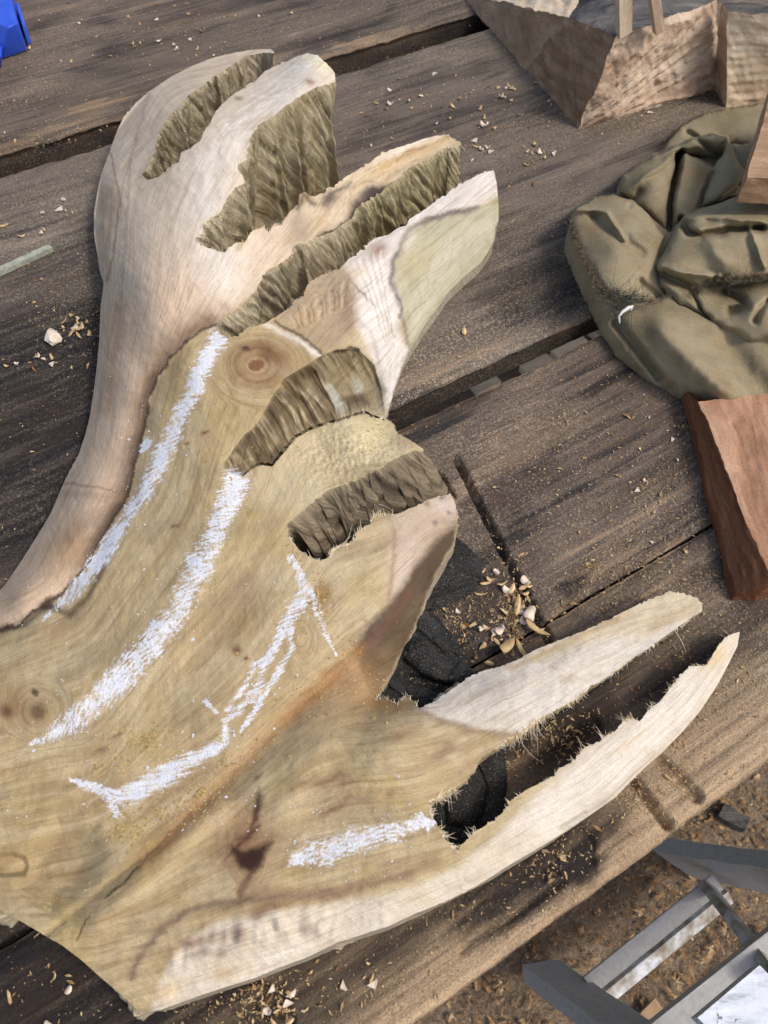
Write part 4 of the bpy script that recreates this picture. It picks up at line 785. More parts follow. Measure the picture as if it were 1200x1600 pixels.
def shard_mesh(name, L, Wd, th, mat, seed):
    r = random.Random(seed); n = r.choice((5, 6, 7)); a0 = r.uniform(0, 6)
    ang = sorted(r.uniform(0, 6.283) for _ in range(n)); top = [(math.cos(a)*L/2*r.uniform(.75, 1.1), math.sin(a)*Wd/2*r.uniform(.75, 1.1)) for a in ang]
    V = [(x, y, 0) for x, y in top]+[(x*.86, y*.86, th*r.uniform(.6, 1.2)) for x, y in top]
    F = [tuple(range(n-1, -1, -1)), tuple(range(n, 2*n))]+[(i, (i+1) % n, n+(i+1) % n, n+i) for i in range(n)]
    return raw_mesh(name, np.array(V), F, mat, False)
CURLS = [curl_mesh('wood_shaving', .011, .0042, .0042, 2.6, .6, .0004, M_SHAV, 1), curl_mesh('wood_shaving', .010, .0036, .006, 1.7, -.5, .0004, M_SHAV, 2), curl_mesh('wood_shaving', .009, .005, .0033, 3.6, .2, .0005, M_CHIP, 3), curl_mesh('wood_shaving', .013, .003, .009, 1.3, 1.0, .0004, M_SHAV, 4)]
SHARDS = [shard_mesh('wood_chip', .010, .006, .0016, M_CHIP, 1), shard_mesh('wood_chip', .008, .005, .0012, M_SHAV, 2), shard_mesh('wood_chip', .0075, .0055, .0015, M_SHAV, 3), shard_mesh('wood_chip', .009, .004, .001, M_BCHIP, 4), shard_mesh('wood_chip', .007, .005, .002, M_CHIP, 5)]
CL_ = [  # kind, px, py, spread x, y, count, where it lies, group, size
 ('m',610,175,40,28,15,'on the grey plank right of the second tine','shavings right of the second tine',.9),('m',760,180,45,35,12,'on the grey plank left of the split block','shavings left of the split block',1.0),
 ('m',835,245,16,16,9,'on the grey plank below the split block','shavings below the split block',.9),('m',795,150,16,10,9,'in the shadow of the split block','shavings in the shadow of the split block',1.1),
 ('m',745,235,16,14,6,'on the grey plank beyond the fourth tine tip','shavings beyond the fourth tine tip',.9),('m',985,175,24,10,8,'on the plank between split block and olive cloth','shavings between split block and cloth',.8),
 ('m',200,40,90,40,24,'on the far plank behind the carving','chips on the far plank',.8),('m',270,75,25,10,8,'on the far plank just behind the first tine','chips behind the first tine',.9),('m',520,40,60,18,4,'on the far plank near its pale chipped edge','chips near the pale chipped edge',.8),
 ('c',125,510,12,14,15,'in the small heap left of the carving','shavings heaped left of the carving',.95),('m',60,565,28,12,9,'below the wood nub, left of the carving','chips below the wood nub',.9),('m',50,350,40,30,6,'between the far gap and the pale lath','chips above the pale lath',.9),
 ('c',812,950,10,26,16,'in the litter along the long saw cut','shavings along the long saw cut',1.15),('c',770,905,10,14,7,'between the black felt and the long saw cut','shavings beside the black felt',.9),('m',740,985,26,26,14,'on and beside the black felt rag','chips on the black felt rag',.8),('m',785,1000,24,12,7,'just behind the upper forked tine','chips behind the upper forked tine',.9),
 ('m',560,1500,50,26,8,'on the outer plank in front of the carving','chips in front of the carving',.6),('m',430,1575,20,20,12,'heaped on the outer plank at the frame bottom','chips heaped at the frame bottom',.7),('m',120,1560,50,30,7,'on the dark plank at the bottom left','chips at the bottom left',.7),
 ('m',960,800,70,60,11,'on the striped plank left of the reddish offcut','chips left of the reddish offcut',.55),('m',1050,665,26,22,8,'in the cloth shadow on the striped plank','chips in the cloth shadow',.6)]
KINDN = {'fresh shaving': ('curled blond shaving', 'flat blond chip'), 'pale chip': ('tightly curled pale shaving', 'whitish angular chip'), 'brown chip': ('brown curl', 'brown bark chip')}
def scatter(kind, cx, cy, sx_, sy_, n, where, group, s=1.0, z=.0015):
    for k in range(n):
        x, y = cx+rng.normal(0, sx_), cy+rng.normal(0, sy_)
        if inside(np.array([x]), np.array([y]), np.array(OUT))[0]: continue
        me = CURLS[rng.integers(4)] if (kind == 'c' or (kind == 'm' and rng.random() < .45)) else SHARDS[rng.integers(5)]
        nm = me.name.split('.')[0]; sh = nm == 'wood_shaving'
        o = obj(nm, me, None, KINDN[me.materials[0].name][0 if sh else 1]+' '+where, 'wood shaving' if sh else 'wood chip', group, loc=U(x, y, z))
        o.rotation_euler = (rng.normal(0, .3), rng.normal(0, .3), rng.uniform(0, 6.28)); q = s*rng.uniform(.65, 1.3); o.scale = (q, q, q)
for a_ in CL_: scatter(*a_)
def single(me, px, py, label, cat, s, rot, z=.002):
    o = obj(me.name.split('.')[0], me, None, label, cat, loc=U(px, py, z)); o.rotation_euler = rot; o.scale = (s, s, s); return o
single(CURLS[1], 725, 520, 'single curled shaving alone on the grey plank right of the fourth tine', 'wood shaving', 1.25, (.2, 0, 1.7))
single(CURLS[2], 757, 197, 'brown and white curled shaving, the largest near the split block', 'wood shaving', 1.6, (0, .2, 2.4))
single(SHARDS[3], 800, 155, 'brown bark chip among the shavings by the split block', 'wood chip', 1.3, (0, 0, .4))
single(SHARDS[1], 588, 162, 'olive brown chip on the grey plank right of the second tine', 'wood chip', 1.0, (0, 0, .6))
single(SHARDS[0], 995, 766, 'pale square chip on the striped plank above the two forked tines', 'wood chip', .8, (0, 0, .7))
single(SHARDS[4], 100, 311, 'pinkish white chip between the far gap and the pale stick, upper of two', 'wood chip', 1.3, (0, 0, .3)); single(SHARDS[0], 93, 327, 'pinkish white chip between the far gap and the pale stick, lower of two', 'wood chip', 1.3, (0, 0, .9))
single(CURLS[3], 808, 948, 'long pale curl lying against the saw cut', 'wood shaving', 1.7, (0, 0, 1.0), .004)
single(CURLS[3], 838, 984, 'long thin curl behind the upper forked tine, right of the saw cut', 'wood shaving', 1.9, (.3, 0, 2.2), .005); single(CURLS[0], 790, 1012, 'large brown curl between the black felt and the upper forked tine', 'wood shaving', 1.9, (0, .2, .5), .004); single(CURLS[2], 826, 962, 'tight pale curl lodged in the saw cut', 'wood shaving', 1.8, (.3, 0, 1.2), .004)
single(SHARDS[0], 582, 1538, 'white flake on the outer plank below the short chalk stroke', 'wood chip', .9, (0, 0, .3))
# white carved chip
bm = bmesh.new(); bmesh.ops.create_icosphere(bm, subdivisions=2, radius=.0085)
for v in bm.verts: v.co = Vector((v.co.x*1.15, v.co.y*.85, v.co.z*.62))*(1+.14*math.sin(v.co.x*700+v.co.y*500))
for nrm, d in (((.3, .2, 1), .0042), ((1, .3, .5), .0065), ((-.8, -.9, .5), .006), ((-.2, 1, .4), .0052)):
    nrm = Vector(nrm).normalized()
    for v in bm.verts:
        q = v.co.dot(nrm)
        if q > d: v.co -= nrm*(q-d)
single(bm_mesh('wood_nub', bm, M_CHIP), 83, 526, 'thick whitish wood nub lying alone on the dark plank left of the carving', 'wood chip', 1.15, (0, 0, -1.0), .005)

# fine sawdust, thousands of flakes
def sawdust(n, fn, name, smin, smu, mat, z0=.001, zf=None):
    P = fn(n); k = ~inside(P[:, 0], P[:, 1], np.array(OUT)); P = P[k]; n = len(P)
    c = unproj(P[:, 0], P[:, 1], z0 if zf is None else zf(P[:, 0], P[:, 1])); s = (smin+rng.lognormal(smu, .6, n))*.001; el = rng.uniform(1, 3.2, n)
    a = rng.uniform(0, 6.28, n); X = np.stack([np.cos(a), np.sin(a), rng.normal(0, .35, n)], -1); Y = np.stack([-np.sin(a), np.cos(a), rng.normal(0, .35, n)], -1)
    X *= (s*el*.5)[:, None]; Y *= (s*.42)[:, None]; b = np.stack([0*s, 0*s, s*.5], -1)
    V = np.stack([c-X, c-Y+b, c+X, c+Y+b*.3], 1).reshape(-1, 3); F = np.arange(4*n).reshape(-1, 4)
    return raw_mesh(name, V, F, mat, False)
t = NT('sawdust', .9, .1); nn = t.noise(t.coord(), 260, 2, .6); M_SAW = t.done(t.ramp(nn, [(.3, L4(120,92,62)), (.5, L4(178,146,102)), (.7, L4(222,200,160))], 'LINEAR'))
def field(n):
    x = rng.uniform(0, 1200, n*3); y = rng.uniform(0, 1600, n*3)
    wA = uw(x, y)[1]/H; den = np.where(wA > 1.868, 1.0, np.where(wA > .752, .55, np.where(wA > .29, .6, .45)))*(.35+.9*sstep(-.3, .7, fbm(x/140, y/110, 150, 3)))
    den = den*np.where((x < 230) & (y > 560), .35, 1); den *= ((wA > -.01) & ~((wA > .70) & (wA < .755)) & ~((wA > 1.778) & (wA < 1.87)))
    w = rng.random(n*3) < den; return np.stack([x[w], y[w]], -1)[:n]
obj('sawdust', sawdust(15000, field, 'sawdust', .25, -.75, M_SAW), None, 'fine blond sawdust scattered over the bench planks', 'sawdust', kind='stuff')
def tailed(n):
    P = []
    for (x, y, sx_, sy_, q) in ((200,60,110,40,420),(640,190,90,50,260),(820,230,60,40,220),(960,190,60,14,160),(90,520,50,60,160),(1000,780,80,80,200),(690,1010,60,40,160),(400,1575,30,30,260),(480,1470,16,14,80),(800,960,14,34,260),(730,960,40,40,240),(1075,660,16,16,90),(925,885,8,6,60),(900,940,60,35,120),(985,1235,12,14,60),(1060,1215,14,14,90),(860,1335,40,26,120),(790,1165,40,30,160),(870,1150,40,30,160),(1000,890,100,50,200),(770,150,70,60,300),(600,170,70,60,300),(130,170,60,24,200),(60,225,40,8,120),(200,250,40,10,60),(1000,540,60,60,160),(980,720,80,60,300),(1100,1020,60,80,200),(1060,1130,40,40,160)):
        P.append(np.c_[rng.normal(x, sx_, q), rng.normal(y, sy_, q)])
    return np.concatenate(P)
obj('sawdust_drift', sawdust(0, tailed, 'sawdust_drift', .3, -.55, M_SAW), None, 'coarser sawdust gathered in cuts and corners of the bench', 'sawdust', kind='stuff')

# ------------------------------------------------------------------ cloths
def layered(outline, base, layers, step, creases=(), seed=0, nz=.05):
    P = np.array(outline, float); x0, y0 = P.min(0)-4; x1, y1 = P.max(0)+4
    gx, gy = np.meshgrid(np.arange(x0, x1, step), np.arange(y0, y1, step))
    wx = gx+2.5*fbm(gx/26, gy/26, seed, 2); wy = gy+2.5*fbm(gx/26, gy/26, seed+5, 2)
    D = sdf(wx, wy, P); z = base(gx, gy, np.maximum(D, 0))
    for L in layers:
        d = sdf(wx, wy, L['poly']); pts = np.array(L['pts'], float)
        if len(pts) >= 4: zl = RBF(pts[:, :2], pts[:, 2], 1e-3)(gx, gy)
        else: zl = np.full(gx.shape, pts[:, 2].mean())
        zl = zl - L.get('roll', .8)*np.exp(-np.maximum(d, 0)/L.get('rw', 7))
        m = sstep(-L.get('soft', 1.3), L.get('soft', 1.3), d); z = z*(1-m)+zl*m
    for pl, dep, w in creases:
        z = z + 1.35*dep*np.exp(-(dline(wx, wy, pl)/w)**2)
    z = z + nz*fbm(gx/40, gy/40, seed+9, 3)
    keep = D[:-1, :-1] > -.5
    z = np.where(D < 2, np.minimum(z, .1+.25*np.maximum(D, 0)), z)
    V, F, _ = compact(unproj(gx.ravel(), gy.ravel(), np.maximum(z, .05).ravel()/100), grid_faces(gx.shape[1], gx.shape[0])[keep.ravel()])
    return V, F
t = NT('olive canvas', .9, .12); o = t.coord()
wv = t.noise(t.scale(o, (1, 1, 1)), 1400, 2, .6); bl = t.noise(o, 22, 4, .6); sp = t.noise(o, 480, 3, .65)
c = t.ramp(bl, [(.3, L4(128,116,89)), (.6, L4(153,140,111))]); c = t.mix(t.ramp(t.noise(o, 30, 5, .65), [(.52, 0.0), (.72, .55)]), c, L4(134,106,74))
c = t.mix(t.ramp(sp, [(.58, 0.0), (.66, .75)]), c, L4(176,150,112)); c = t.mix(.5, c, t.ramp(wv, [(.3, .6), (.6, 1.15)]), 'MULTIPLY')
M_CANVAS = t.done(c, t.bump(wv, .35, .0006, t.bump(t.noise(o, 90, 4, .6), .35, .002)))
CLOTH = [(893,330),(925,308),(962,300),(973,272),(1005,248),(1035,230),(1062,196),(1100,178),(1140,168),(1195,162),(1260,150),(1330,300),(1330,640),(1260,662),(1200,656),(1130,645),(1060,622),(1000,588),(962,555),(938,520),(905,450),(884,400),(881,385),(889,350)]
def cbase(x, y, d):
    z = .2+4.3*(1-np.exp(-d/38)); z = z+1.1*np.exp(-(dline(x, y, [(1035,515),(1075,560),(1130,612)])/22)**2)-.9*np.exp(-(dline(x, y, [(1140,540),(1170,590),(1210,620)])/22)**2)
    return z-.9*np.exp(-(dline(x, y, [(962,505),(990,540),(1030,590)])/7)**2)
CL = [
 dict(poly=[(1030,240),(1060,197),(1100,176),(1140,166),(1200,160),(1280,150),(1290,250),(1190,238),(1150,226),(1120,228),(1075,234)], pts=[(1060,215,2.6),(1100,190,3.2),(1160,180,4.2),(1200,175,4.6),(1200,230,3.4),(1120,220,2.4),(1270,200,4)], roll=.7, rw=8),
 dict(poly=[(1130,250),(1150,232),(1185,220),(1300,222),(1300,300),(1160,300)], pts=[(1150,250,5),(1200,228,6),(1200,290,4.5),(1280,260,5)], roll=.9, rw=9),
 dict(poly=[(968,300),(973,272),(1010,250),(1055,228),(1095,213),(1112,209),(1136,214),(1139,232),(1118,250),(1062,238),(1020,262),(985,310)], pts=[(985,280,4.4),(1030,250,5.4),(1080,225,6.4),(1130,222,6.6),(1110,240,5.0),(1060,238,5.6)], roll=.8, rw=6),
 dict(poly=[(1064,236),(1100,250),(1120,262),(1122,300),(1100,330),(1066,344),(1046,362),(1048,300)], pts=[(1060,245,6.0),(1100,255,5.4),(1112,300,4.6),(1070,335,5.0),(1052,345,4.6),(1085,290,5.8)], roll=.9, rw=4.5),
 dict(poly=[(1136,213),(1141,226),(1150,250),(1163,268),(1158,282),(1118,316),(1091,328),(1098,300),(1109,270),(1127,243)], pts=[(1137,222,7.0),(1158,272,6.6),(1120,305,5.8),(1097,322,5.0),(1115,270,6.0),(1140,270,7.0)], roll=.8, rw=4),
 dict(poly=[(972,273),(1020,250),(1056,236),(1054,260),(1047,292),(1044,362),(1019,340),(984,312),(968,300)], pts=[(978,278,4.8),(1054,240,6.2),(1046,300,5.2),(1042,350,4.2),(990,305,4.6),(1020,290,6.2)], roll=.8, rw=4),
 dict(poly=[(1100,325),(1152,305),(1162,280),(1240,290),(1240,340),(1130,345)], pts=[(1100,320,2.0),(1200,300,2.0),(1150,330,2.2),(1230,330,2.5)], roll=.2, rw=5),
 dict(poly=[(893,326),(908,309),(945,299),(990,313),(1019,343),(1038,370),(1031,391),(1028,420),(1042,462),(1008,474),(975,474),(950,468),(928,433),(902,391),(890,348)], pts=[(896,330,4.6),(945,304,5.6),(1015,350,6.2),(1030,400,5.4),(1035,455,4.4),(960,465,5.2),(910,395,4.8),(960,380,6.8),(985,420,6.0),(930,340,5.2)], roll=.8, rw=5),
 dict(poly=[(1081,455),(1101,440),(1143,440),(1200,432),(1330,420),(1330,530),(1250,530),(1200,530),(1172,535),(1150,522),(1112,503),(1092,480)], pts=[(1090,460,5.2),(1120,490,5.0),(1172,525,5.0),(1200,450,6.2),(1140,455,4.4),(1180,480,6.6),(1300,480,6.4)], roll=.9, rw=4.5),
 dict(poly=[(1041,385),(1064,342),(1095,326),(1152,307),(1200,316),(1330,320),(1330,425),(1200,436),(1144,444),(1118,432),(1103,446),(1082,457),(1108,500),(1060,475),(1032,445),(1026,414)], pts=[(1034,425,6.0),(1060,350,6.6),(1110,326,7.2),(1190,330,8.2),(1190,425,7.4),(1110,430,6.4),(1075,460,5.2),(1110,385,8.0),(1150,400,8.2),(1300,380,8.6),(1060,410,7.0)], roll=.9, rw=5)]
CR = [([(895,330),(925,328),(948,332),(960,350),(975,375)], .45, 4), ([(930,340),(965,370),(1000,395)], -.5, 10), ([(1034,421),(1060,424),(1100,430),(1122,434)], .55, 6), ([(1036,428),(1058,440),(1082,452)], -.9, 7), ([(1066,345),(1075,365),(1095,368),(1130,362),(1190,355)], -1.1, 6), ([(1072,340),(1110,338),(1190,345)], .5, 6), ([(1172,356),(1186,390),(1194,415)], .5, 5), ([(1066,236),(1060,262),(1050,300),(1046,360)], -1.4, 4), ([(1112,270),(1100,300),(1090,325)], -.4, 3),
      ([(1130,455),(1160,470),(1165,478),(1140,486)], -.7, 6), ([(1180,500),(1190,480),(1200,470)], -.5, 5), ([(980,300),(1010,275),(1045,250)], .4, 5), ([(985,320),(1000,300)], -.3, 4), ([(1000,440),(1030,462)], -.5, 6), ([(1075,208),(1105,228),(1118,240)], -.4, 5), ([(1090,350),(1130,410)], .3, 14)]
cloth = thing('canvas_cloth', 'crumpled olive green canvas cloth with frayed hems heaped on the bench at right', 'cloth')
V, F = layered(CLOTH, cbase, CL, 1.5, CR, 200, .03)
obj('fabric', raw_mesh('fabric', V, F, M_CANVAS), cloth)
t = NT('frayed thread', .95, .05); M_FRAY = t.done(t.ramp(t.noise(t.coord(), 240, 2), [(.35, L4(58,52,42)), (.55, L4(112,98,80)), (.75, L4(160,146,124))]))
t = NT('white thread', .9, .1); M_WTH = t.done(L4(226,222,212)); t = NT('dark thread', .9, .1); M_DTH = t.done(t.ramp(t.noise(t.coord(), 300, 2), [(.4, L4(34,40,38)), (.7, L4(92,104,100))]))
bvh_src = None
def fray(pl, n, ln, zc, spread, seed):
    r = np.random.default_rng(seed); P = np.array(pl, float); q = resample(P[:, :2], 1.5, False); tz = np.interp(np.linspace(0, len(P)-1, len(q)), np.arange(len(P)), P[:, 2]); out = []
    for k in range(n):
        i = r.integers(len(q)); c = q[i]+r.normal(0, spread, 2); p = unproj(c[0], c[1], (tz[i]+r.normal(0, .12))/100)
        d = r.normal(0, 1, 3); d[2] = abs(d[2])*.5; d /= np.linalg.norm(d); L = ln*.001*r.lognormal(0, .45); cv = r.normal(0, .8, 3)*L
        out.append([p+d*L*f+cv*f*f for f in (0, .35, .7, 1)])
    return out
hem1 = [(891,345,4.8),(903,388,5.0),(918,415,5.2),(930,440,5.3),(944,462,5.4),(955,472,5.3)]; hem2 = [(1081,452,5.8),(1092,458,5.6),(1100,446,6.6),(1116,437,6.9),(1145,439,7.2),(1170,436,7.4),(1200,431,7.6),(1260,425,7.7)]; hem3 = [(1005,473,4.6),(1020,470,4.9),(1042,464,5.0)]
V, F = ribbon_mesh(fray(hem1, 420, 4.5, 0, 2.2, 1)+fray(hem2, 520, 4.0, 0, 2.4, 2)+fray(hem3, 70, 3.5, 0, 2.5, 3), .00035)
obj('frayed_hem', raw_mesh('frayed_hem', V, F, M_FRAY), cloth, kind='stuff')
V, F = ribbon_mesh(fray([(950,458,5.6),(965,462,5.8),(985,468,5.6),(1005,464,5.6)], 200, 7, 0, 4, 5)+fray([(962,480,5.3),(968,500,5.0),(975,515,4.6)], 70, 8, 0, 3, 6), .00025)
obj('torn_threads', raw_mesh('torn_threads', V, F, M_DTH), cloth, kind='stuff')
def tube_path(pts, rad, seg=8):
    V, F = [], []; pts = [np.array(p, float) for p in pts]
    for i, q in enumerate(pts):
        d = pts[min(i+1, len(pts)-1)]-pts[max(i-1, 0)]; d /= np.linalg.norm(d)+1e-9; a = np.cross(d, (0.1, .2, 1)); a /= np.linalg.norm(a); b = np.cross(d, a)
        r = rad[i] if hasattr(rad, '__len__') else rad
        for k in range(seg): V.append(q+a*r*math.cos(6.2832*k/seg)+b*r*math.sin(6.2832*k/seg))
    for i in range(len(pts)-1):
        for k in range(seg): F.append((i*seg+k, i*seg+(k+1) % seg, (i+1)*seg+(k+1) % seg, (i+1)*seg+k))
    return np.array(V), np.array(F)
V, F = tube_path([unproj(968,505,.051), unproj(967,494,.056), unproj(973,487,.060), unproj(982,481,.062), unproj(988,479,.061), unproj(986,485,.060)], [.0006,.0011,.0014,.0018,.0015,.0006])
obj('white_thread', raw_mesh('white_thread', V, F, M_WTH), cloth)

t = NT('charcoal felt', .95, .1); o = t.coord(); s1 = t.noise(o, 900, 3, .7); s2 = t.noise(o, 300, 3, .7)
c = t.ramp(t.noise(o, 40, 4, .6), [(.3, (.013,.013,.013,1)), (.7, (.035,.034,.032,1))]); c = t.mix(t.ramp(s1, [(.56, 0.0), (.68, .55)]), c, (.30,.27,.21,1)); c = t.mix(t.ramp(s2, [(.62, 0.0), (.72, .5)]), c, (.24,.20,.15,1))
M_FELT = t.done(c, t.bump(s1, .5, .0012))
FELT = [(480,900),(600,830),(712,838),(747,867),(756,900),(736,928),(692,948),(668,953),(690,972),(712,998),(728,1032),(743,1058),(770,1110),(790,1180),(790,1290),(740,1340),(640,1340),(560,1250),(490,1100)]
FL = [dict(poly=[(560,940),(600,900),(665,935),(690,970),(712,998),(730,1035),(744,1058),(716,1076),(670,1060),(630,1030),(600,1060),(560,1050)], pts=[(620,1000,2.0),(680,985,2.0),(735,1050,.8),(690,1050,1.8),(650,1030,1.9),(700,1010,1.0)], roll=.8, rw=10),
      dict(poly=[(560,1050),(612,1048),(640,1085),(660,1120),(600,1140)], pts=[(600,1080,1.5),(640,1100,1.2),(610,1060,1.6),(620,1110,1.3)], roll=.7, rw=8),
      dict(poly=[(690,1215),(745,1180),(762,1230),(755,1275),(735,1300),(695,1290)], pts=[(720,1200,1.3),(755,1260,1.0),(710,1280,1.1),(735,1240,1.5)], roll=.8, rw=9)]
felt = thing('felt_rag', 'black dust-speckled felt rag folded under the carving, showing in its notch', 'rag')
V, F = layered(FELT, lambda x, y, d: .15+.75*(1-np.exp(-d/16)), FL, 1.8, [([(690,985),(715,1030),(700,1050)], -.35, 6), ([(640,1060),(700,1075)], -.9, 7), ([(700,880),(745,890)], .3, 7), ([(672,930),(745,905)], -.3, 5), ([(640,1010),(690,1000),(715,1020)], .4, 6), ([(650,985),(700,1030)], -.3, 5), ([(600,1070),(650,1110)], -.4, 5)], 230, .14)
obj('fabric', raw_mesh('fabric', V, F, M_FELT), felt)

# ------------------------------------------------------------------ offcuts and split blocks
def mat_block(name, c0, c1, c2, ang=0.0, fan=False):
    t = NT(name, .75, .2); g = t.attr('grain'); o = t.coord()
    n1 = t.noise(t.scale(g, (9, 90, 1), (0, 0, ang)), 1, 5, .6, .8); n2 = t.noise(t.scale(g, (3, 22, 1), (0, 0, ang)), 1, 4, .6, 1.2); sp = t.noise(o, 500, 3, .65); bl = t.noise(o, 24, 4, .6)
    c = t.ramp(t.math('ADD', t.math('MULTIPLY', n2, .6), t.math('MULTIPLY', n1, .4)), [(.34, c0), (.5, c1), (.66, c2)])
    c = t.mix(.6, c, t.ramp(sp, [(.3, .7), (.55, 1.05), (.7, 1.25)]), 'MULTIPLY'); c = t.mix(.6, c, t.ramp(bl, [(.3, .72), (.6, 1.1)]), 'MULTIPLY')
    return t.done(c, t.bump(n1, .5, .002, t.bump(sp, .5, .001)))
M_BLOCK = mat_block('split hardwood', L4(156,128,104), L4(190,164,138), L4(214,194,170)); M_BLOCK2 = mat_block('split hardwood brown and shade', L4(124,94,70), L4(160,128,98), L4(186,156,126), .5)  # second, browner copy has part of the left face's shade in its colour
M_OLDTOP = mat_plank('weathered sawn face', (.06,.052,.046,1), (.125,.112,.10,1), (.22,.19,.16,1), .5, seed=8.8)
M_RED = mat_block('reddish offcut', L4(88,54,36), L4(118,76,50), L4(140,96,66), .9); M_RED2 = mat_block('reddish offcut lit face', L4(140,100,74), L4(172,130,100), L4(200,162,132), 1.0)  # darker copy for the shaded facet, paler copy for the lit one
M_PALE = mat_block('pale offcut', L4(196,166,130), L4(222,198,166), L4(238,220,194), .2)
def patch(q, n, amp, fn, tag=0.0):
    """bilinear quad a,b,c,d as an n x n sheet, displaced along its normal away from its rim"""
    a, b, c, d = [np.array(v, float) for v in q]; u, v = np.meshgrid(np.linspace(0, 1, n), np.linspace(0, 1, n)); u = u[..., None]; v = v[..., None]
    P = a*(1-u)*(1-v)+b*u*(1-v)+c*u*v+d*(1-u)*v; N = np.cross(b-a, d-a); N /= np.linalg.norm(N)
    s, tt = u[..., 0]*np.linalg.norm(b-a), v[..., 0]*np.linalg.norm(d-a); rim = np.minimum(np.minimum(u, 1-u), np.minimum(v, 1-v))[..., 0]
    P = P+N*(amp*fn(s, tt)*sstep(0, .06, rim))[..., None]
    return P.reshape(-1, 3), grid_faces(n, n), np.stack([s.ravel(), tt.ravel(), np.full(n*n, tag)], -1)
def solid(name, faces, parent=None, jit=0.0, **kw):
    Vs, Fs, Gs, mi, mats, o0 = [], [], [], [], [], 0
    for q, n, amp, fn, mat in faces:
        P, F, G = patch(q, n, amp, fn, len(Vs)*.3)
        if jit:
            a_, b_ = P[:, 0]+.7*P[:, 2], P[:, 1]-.6*P[:, 2]; J = np.stack([fbm(a_*26, b_*26, 601+k, 3)+.45*fbm(a_*110, b_*110, 611+k, 2) for k in range(3)], -1)
            J[:, 2] *= np.clip(P[:, 2]/.01, 0, 1); P = P+jit*J
        if mat not in mats: mats.append(mat)
        Vs.append(P); Fs.append(F+o0); Gs.append(G+len(Vs)*1.3); mi.append(np.full(len(F), mats.index(mat), np.int32)); o0 += len(P)
    me = raw_mesh(name, np.concatenate(Vs), np.concatenate(Fs), None, True, {'grain': ('FLOAT_VECTOR', np.concatenate(Gs))})
    for m in mats: me.materials.append(m)
    me.polygons.foreach_set('material_index', np.concatenate(mi)); return obj(name, me, parent, **kw)
flat = lambda s, t: 0*s
def fan(s, t):       # split face: ridges fanning out from the lower left
    r = np.hypot(s+.035, t+.02); a = np.arctan2(t+.02, s+.035); w = .25*perlin(s*22, t*22, 300)
    return .9-1.6*np.abs(perlin(a*6+w, r*5, 301))-.9*np.abs(perlin(a*15+w, r*9, 303))-.5*np.abs(perlin(a*34, r*16, 304))+.2*perlin(s*90, t*90, 305)+.9*np.exp(-((a-.62+w*.1)/.05)**2)
lump = lambda s, t: fbm(s*14, t*14, 311, 3)
hew = lambda s, t: .9*np.abs(perlin(s*26, t*14, 321))-.8*np.abs(perlin(s*11+t*7, t*20, 323))+.3*fbm(s*50, t*50, 325, 3)
saw = lambda s, t: .6*perlin(s*8, t*120, 313)+.5*fbm(s*30, t*30, 315, 3)
B0, B1, B2 = unproj(903,201,0), unproj(1116,141,0), unproj(728,2,0); T0, T1, T2 = unproj(964,58,.108), unproj(1122,-2,.11), unproj(732,-8,.010)
Mt = unproj(890,27,.080); Bm = B0+(B2-B0)*.42; K2, Mb = T2+np.array([.06,.26,.03]), Mt+np.array([.10,.24,.02]); B2b, B3 = K2*[1,1,0], Mb*[1,1,0]
blk = thing('split_block', 'large rough split hardwood block with a fan-grained front and shaded left face, top of bench', 'wood block')
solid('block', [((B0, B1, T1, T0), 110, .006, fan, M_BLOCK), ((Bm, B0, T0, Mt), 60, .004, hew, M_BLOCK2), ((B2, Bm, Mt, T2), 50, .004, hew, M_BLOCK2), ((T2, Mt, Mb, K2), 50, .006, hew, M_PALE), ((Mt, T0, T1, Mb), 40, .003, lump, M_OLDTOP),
 ((B1, B3, Mb, T1), 16, .003, lump, M_BLOCK2), ((B3, B2b, K2, Mb), 8, 0, flat, M_BLOCK2), ((B2b, B2, T2, K2), 8, 0, flat, M_BLOCK2)], blk, jit=.0035)
def bar(name, p0, p1, w, th, up, mat, parent=None, n=10, amp=.0006, **kw):
    p0, p1, up = np.array(p0, float), np.array(p1, float), np.array(up, float); d = p1-p0; d /= np.linalg.norm(d); a = np.cross(up, d); a /= np.linalg.norm(a); b = np.cross(d, a)
    c = lambda p, i, j: p+a*w/2*i+b*th/2*j
    A = [c(p0, -1, -1), c(p0, 1, -1), c(p0, 1, 1), c(p0, -1, 1)]; B = [c(p1, -1, -1), c(p1, 1, -1), c(p1, 1, 1), c(p1, -1, 1)]
    fs = [((A[i], B[i], B[(i+1) % 4], A[(i+1) % 4])[::-1], n, amp, lump, mat) for i in range(4)]+[((A[0], A[1], A[2], A[3])[::-1], 4, 0, flat, mat), ((B[0], B[1], B[2], B[3]), 4, 0, flat, mat)]
    return solid(name, fs, parent, **kw)
bar('wooden_fin', unproj(975,52,.108), unproj(974,-70,.20), .016, .010, (.3,-1,.1), M_PALE, label='thin pale upright slat on the split block, left of two', cat='slat', group='upright slats on the split block')
bar('wooden_fin', unproj(1029,48,.108), unproj(1014,-60,.19), .011, .010, (.3,-1,.1), M_BLOCK, label='thin brown upright slat on the split block, right of two', cat='slat', group='upright slats on the split block')
C0, C1, D0, D1 = unproj(1134,168,0), unproj(1330,150,0), unproj(1138,19,.114), unproj(1330,30,.12); K = unproj(1114,138,0); KT = unproj(1127,4,.112); K1 = C1+(K-C0); KT1 = D1+(KT-D0)
b2 = thing('sawn_block', 'sawn hardwood block behind the olive cloth with ripple-marked front, right of the split block', 'wood block')
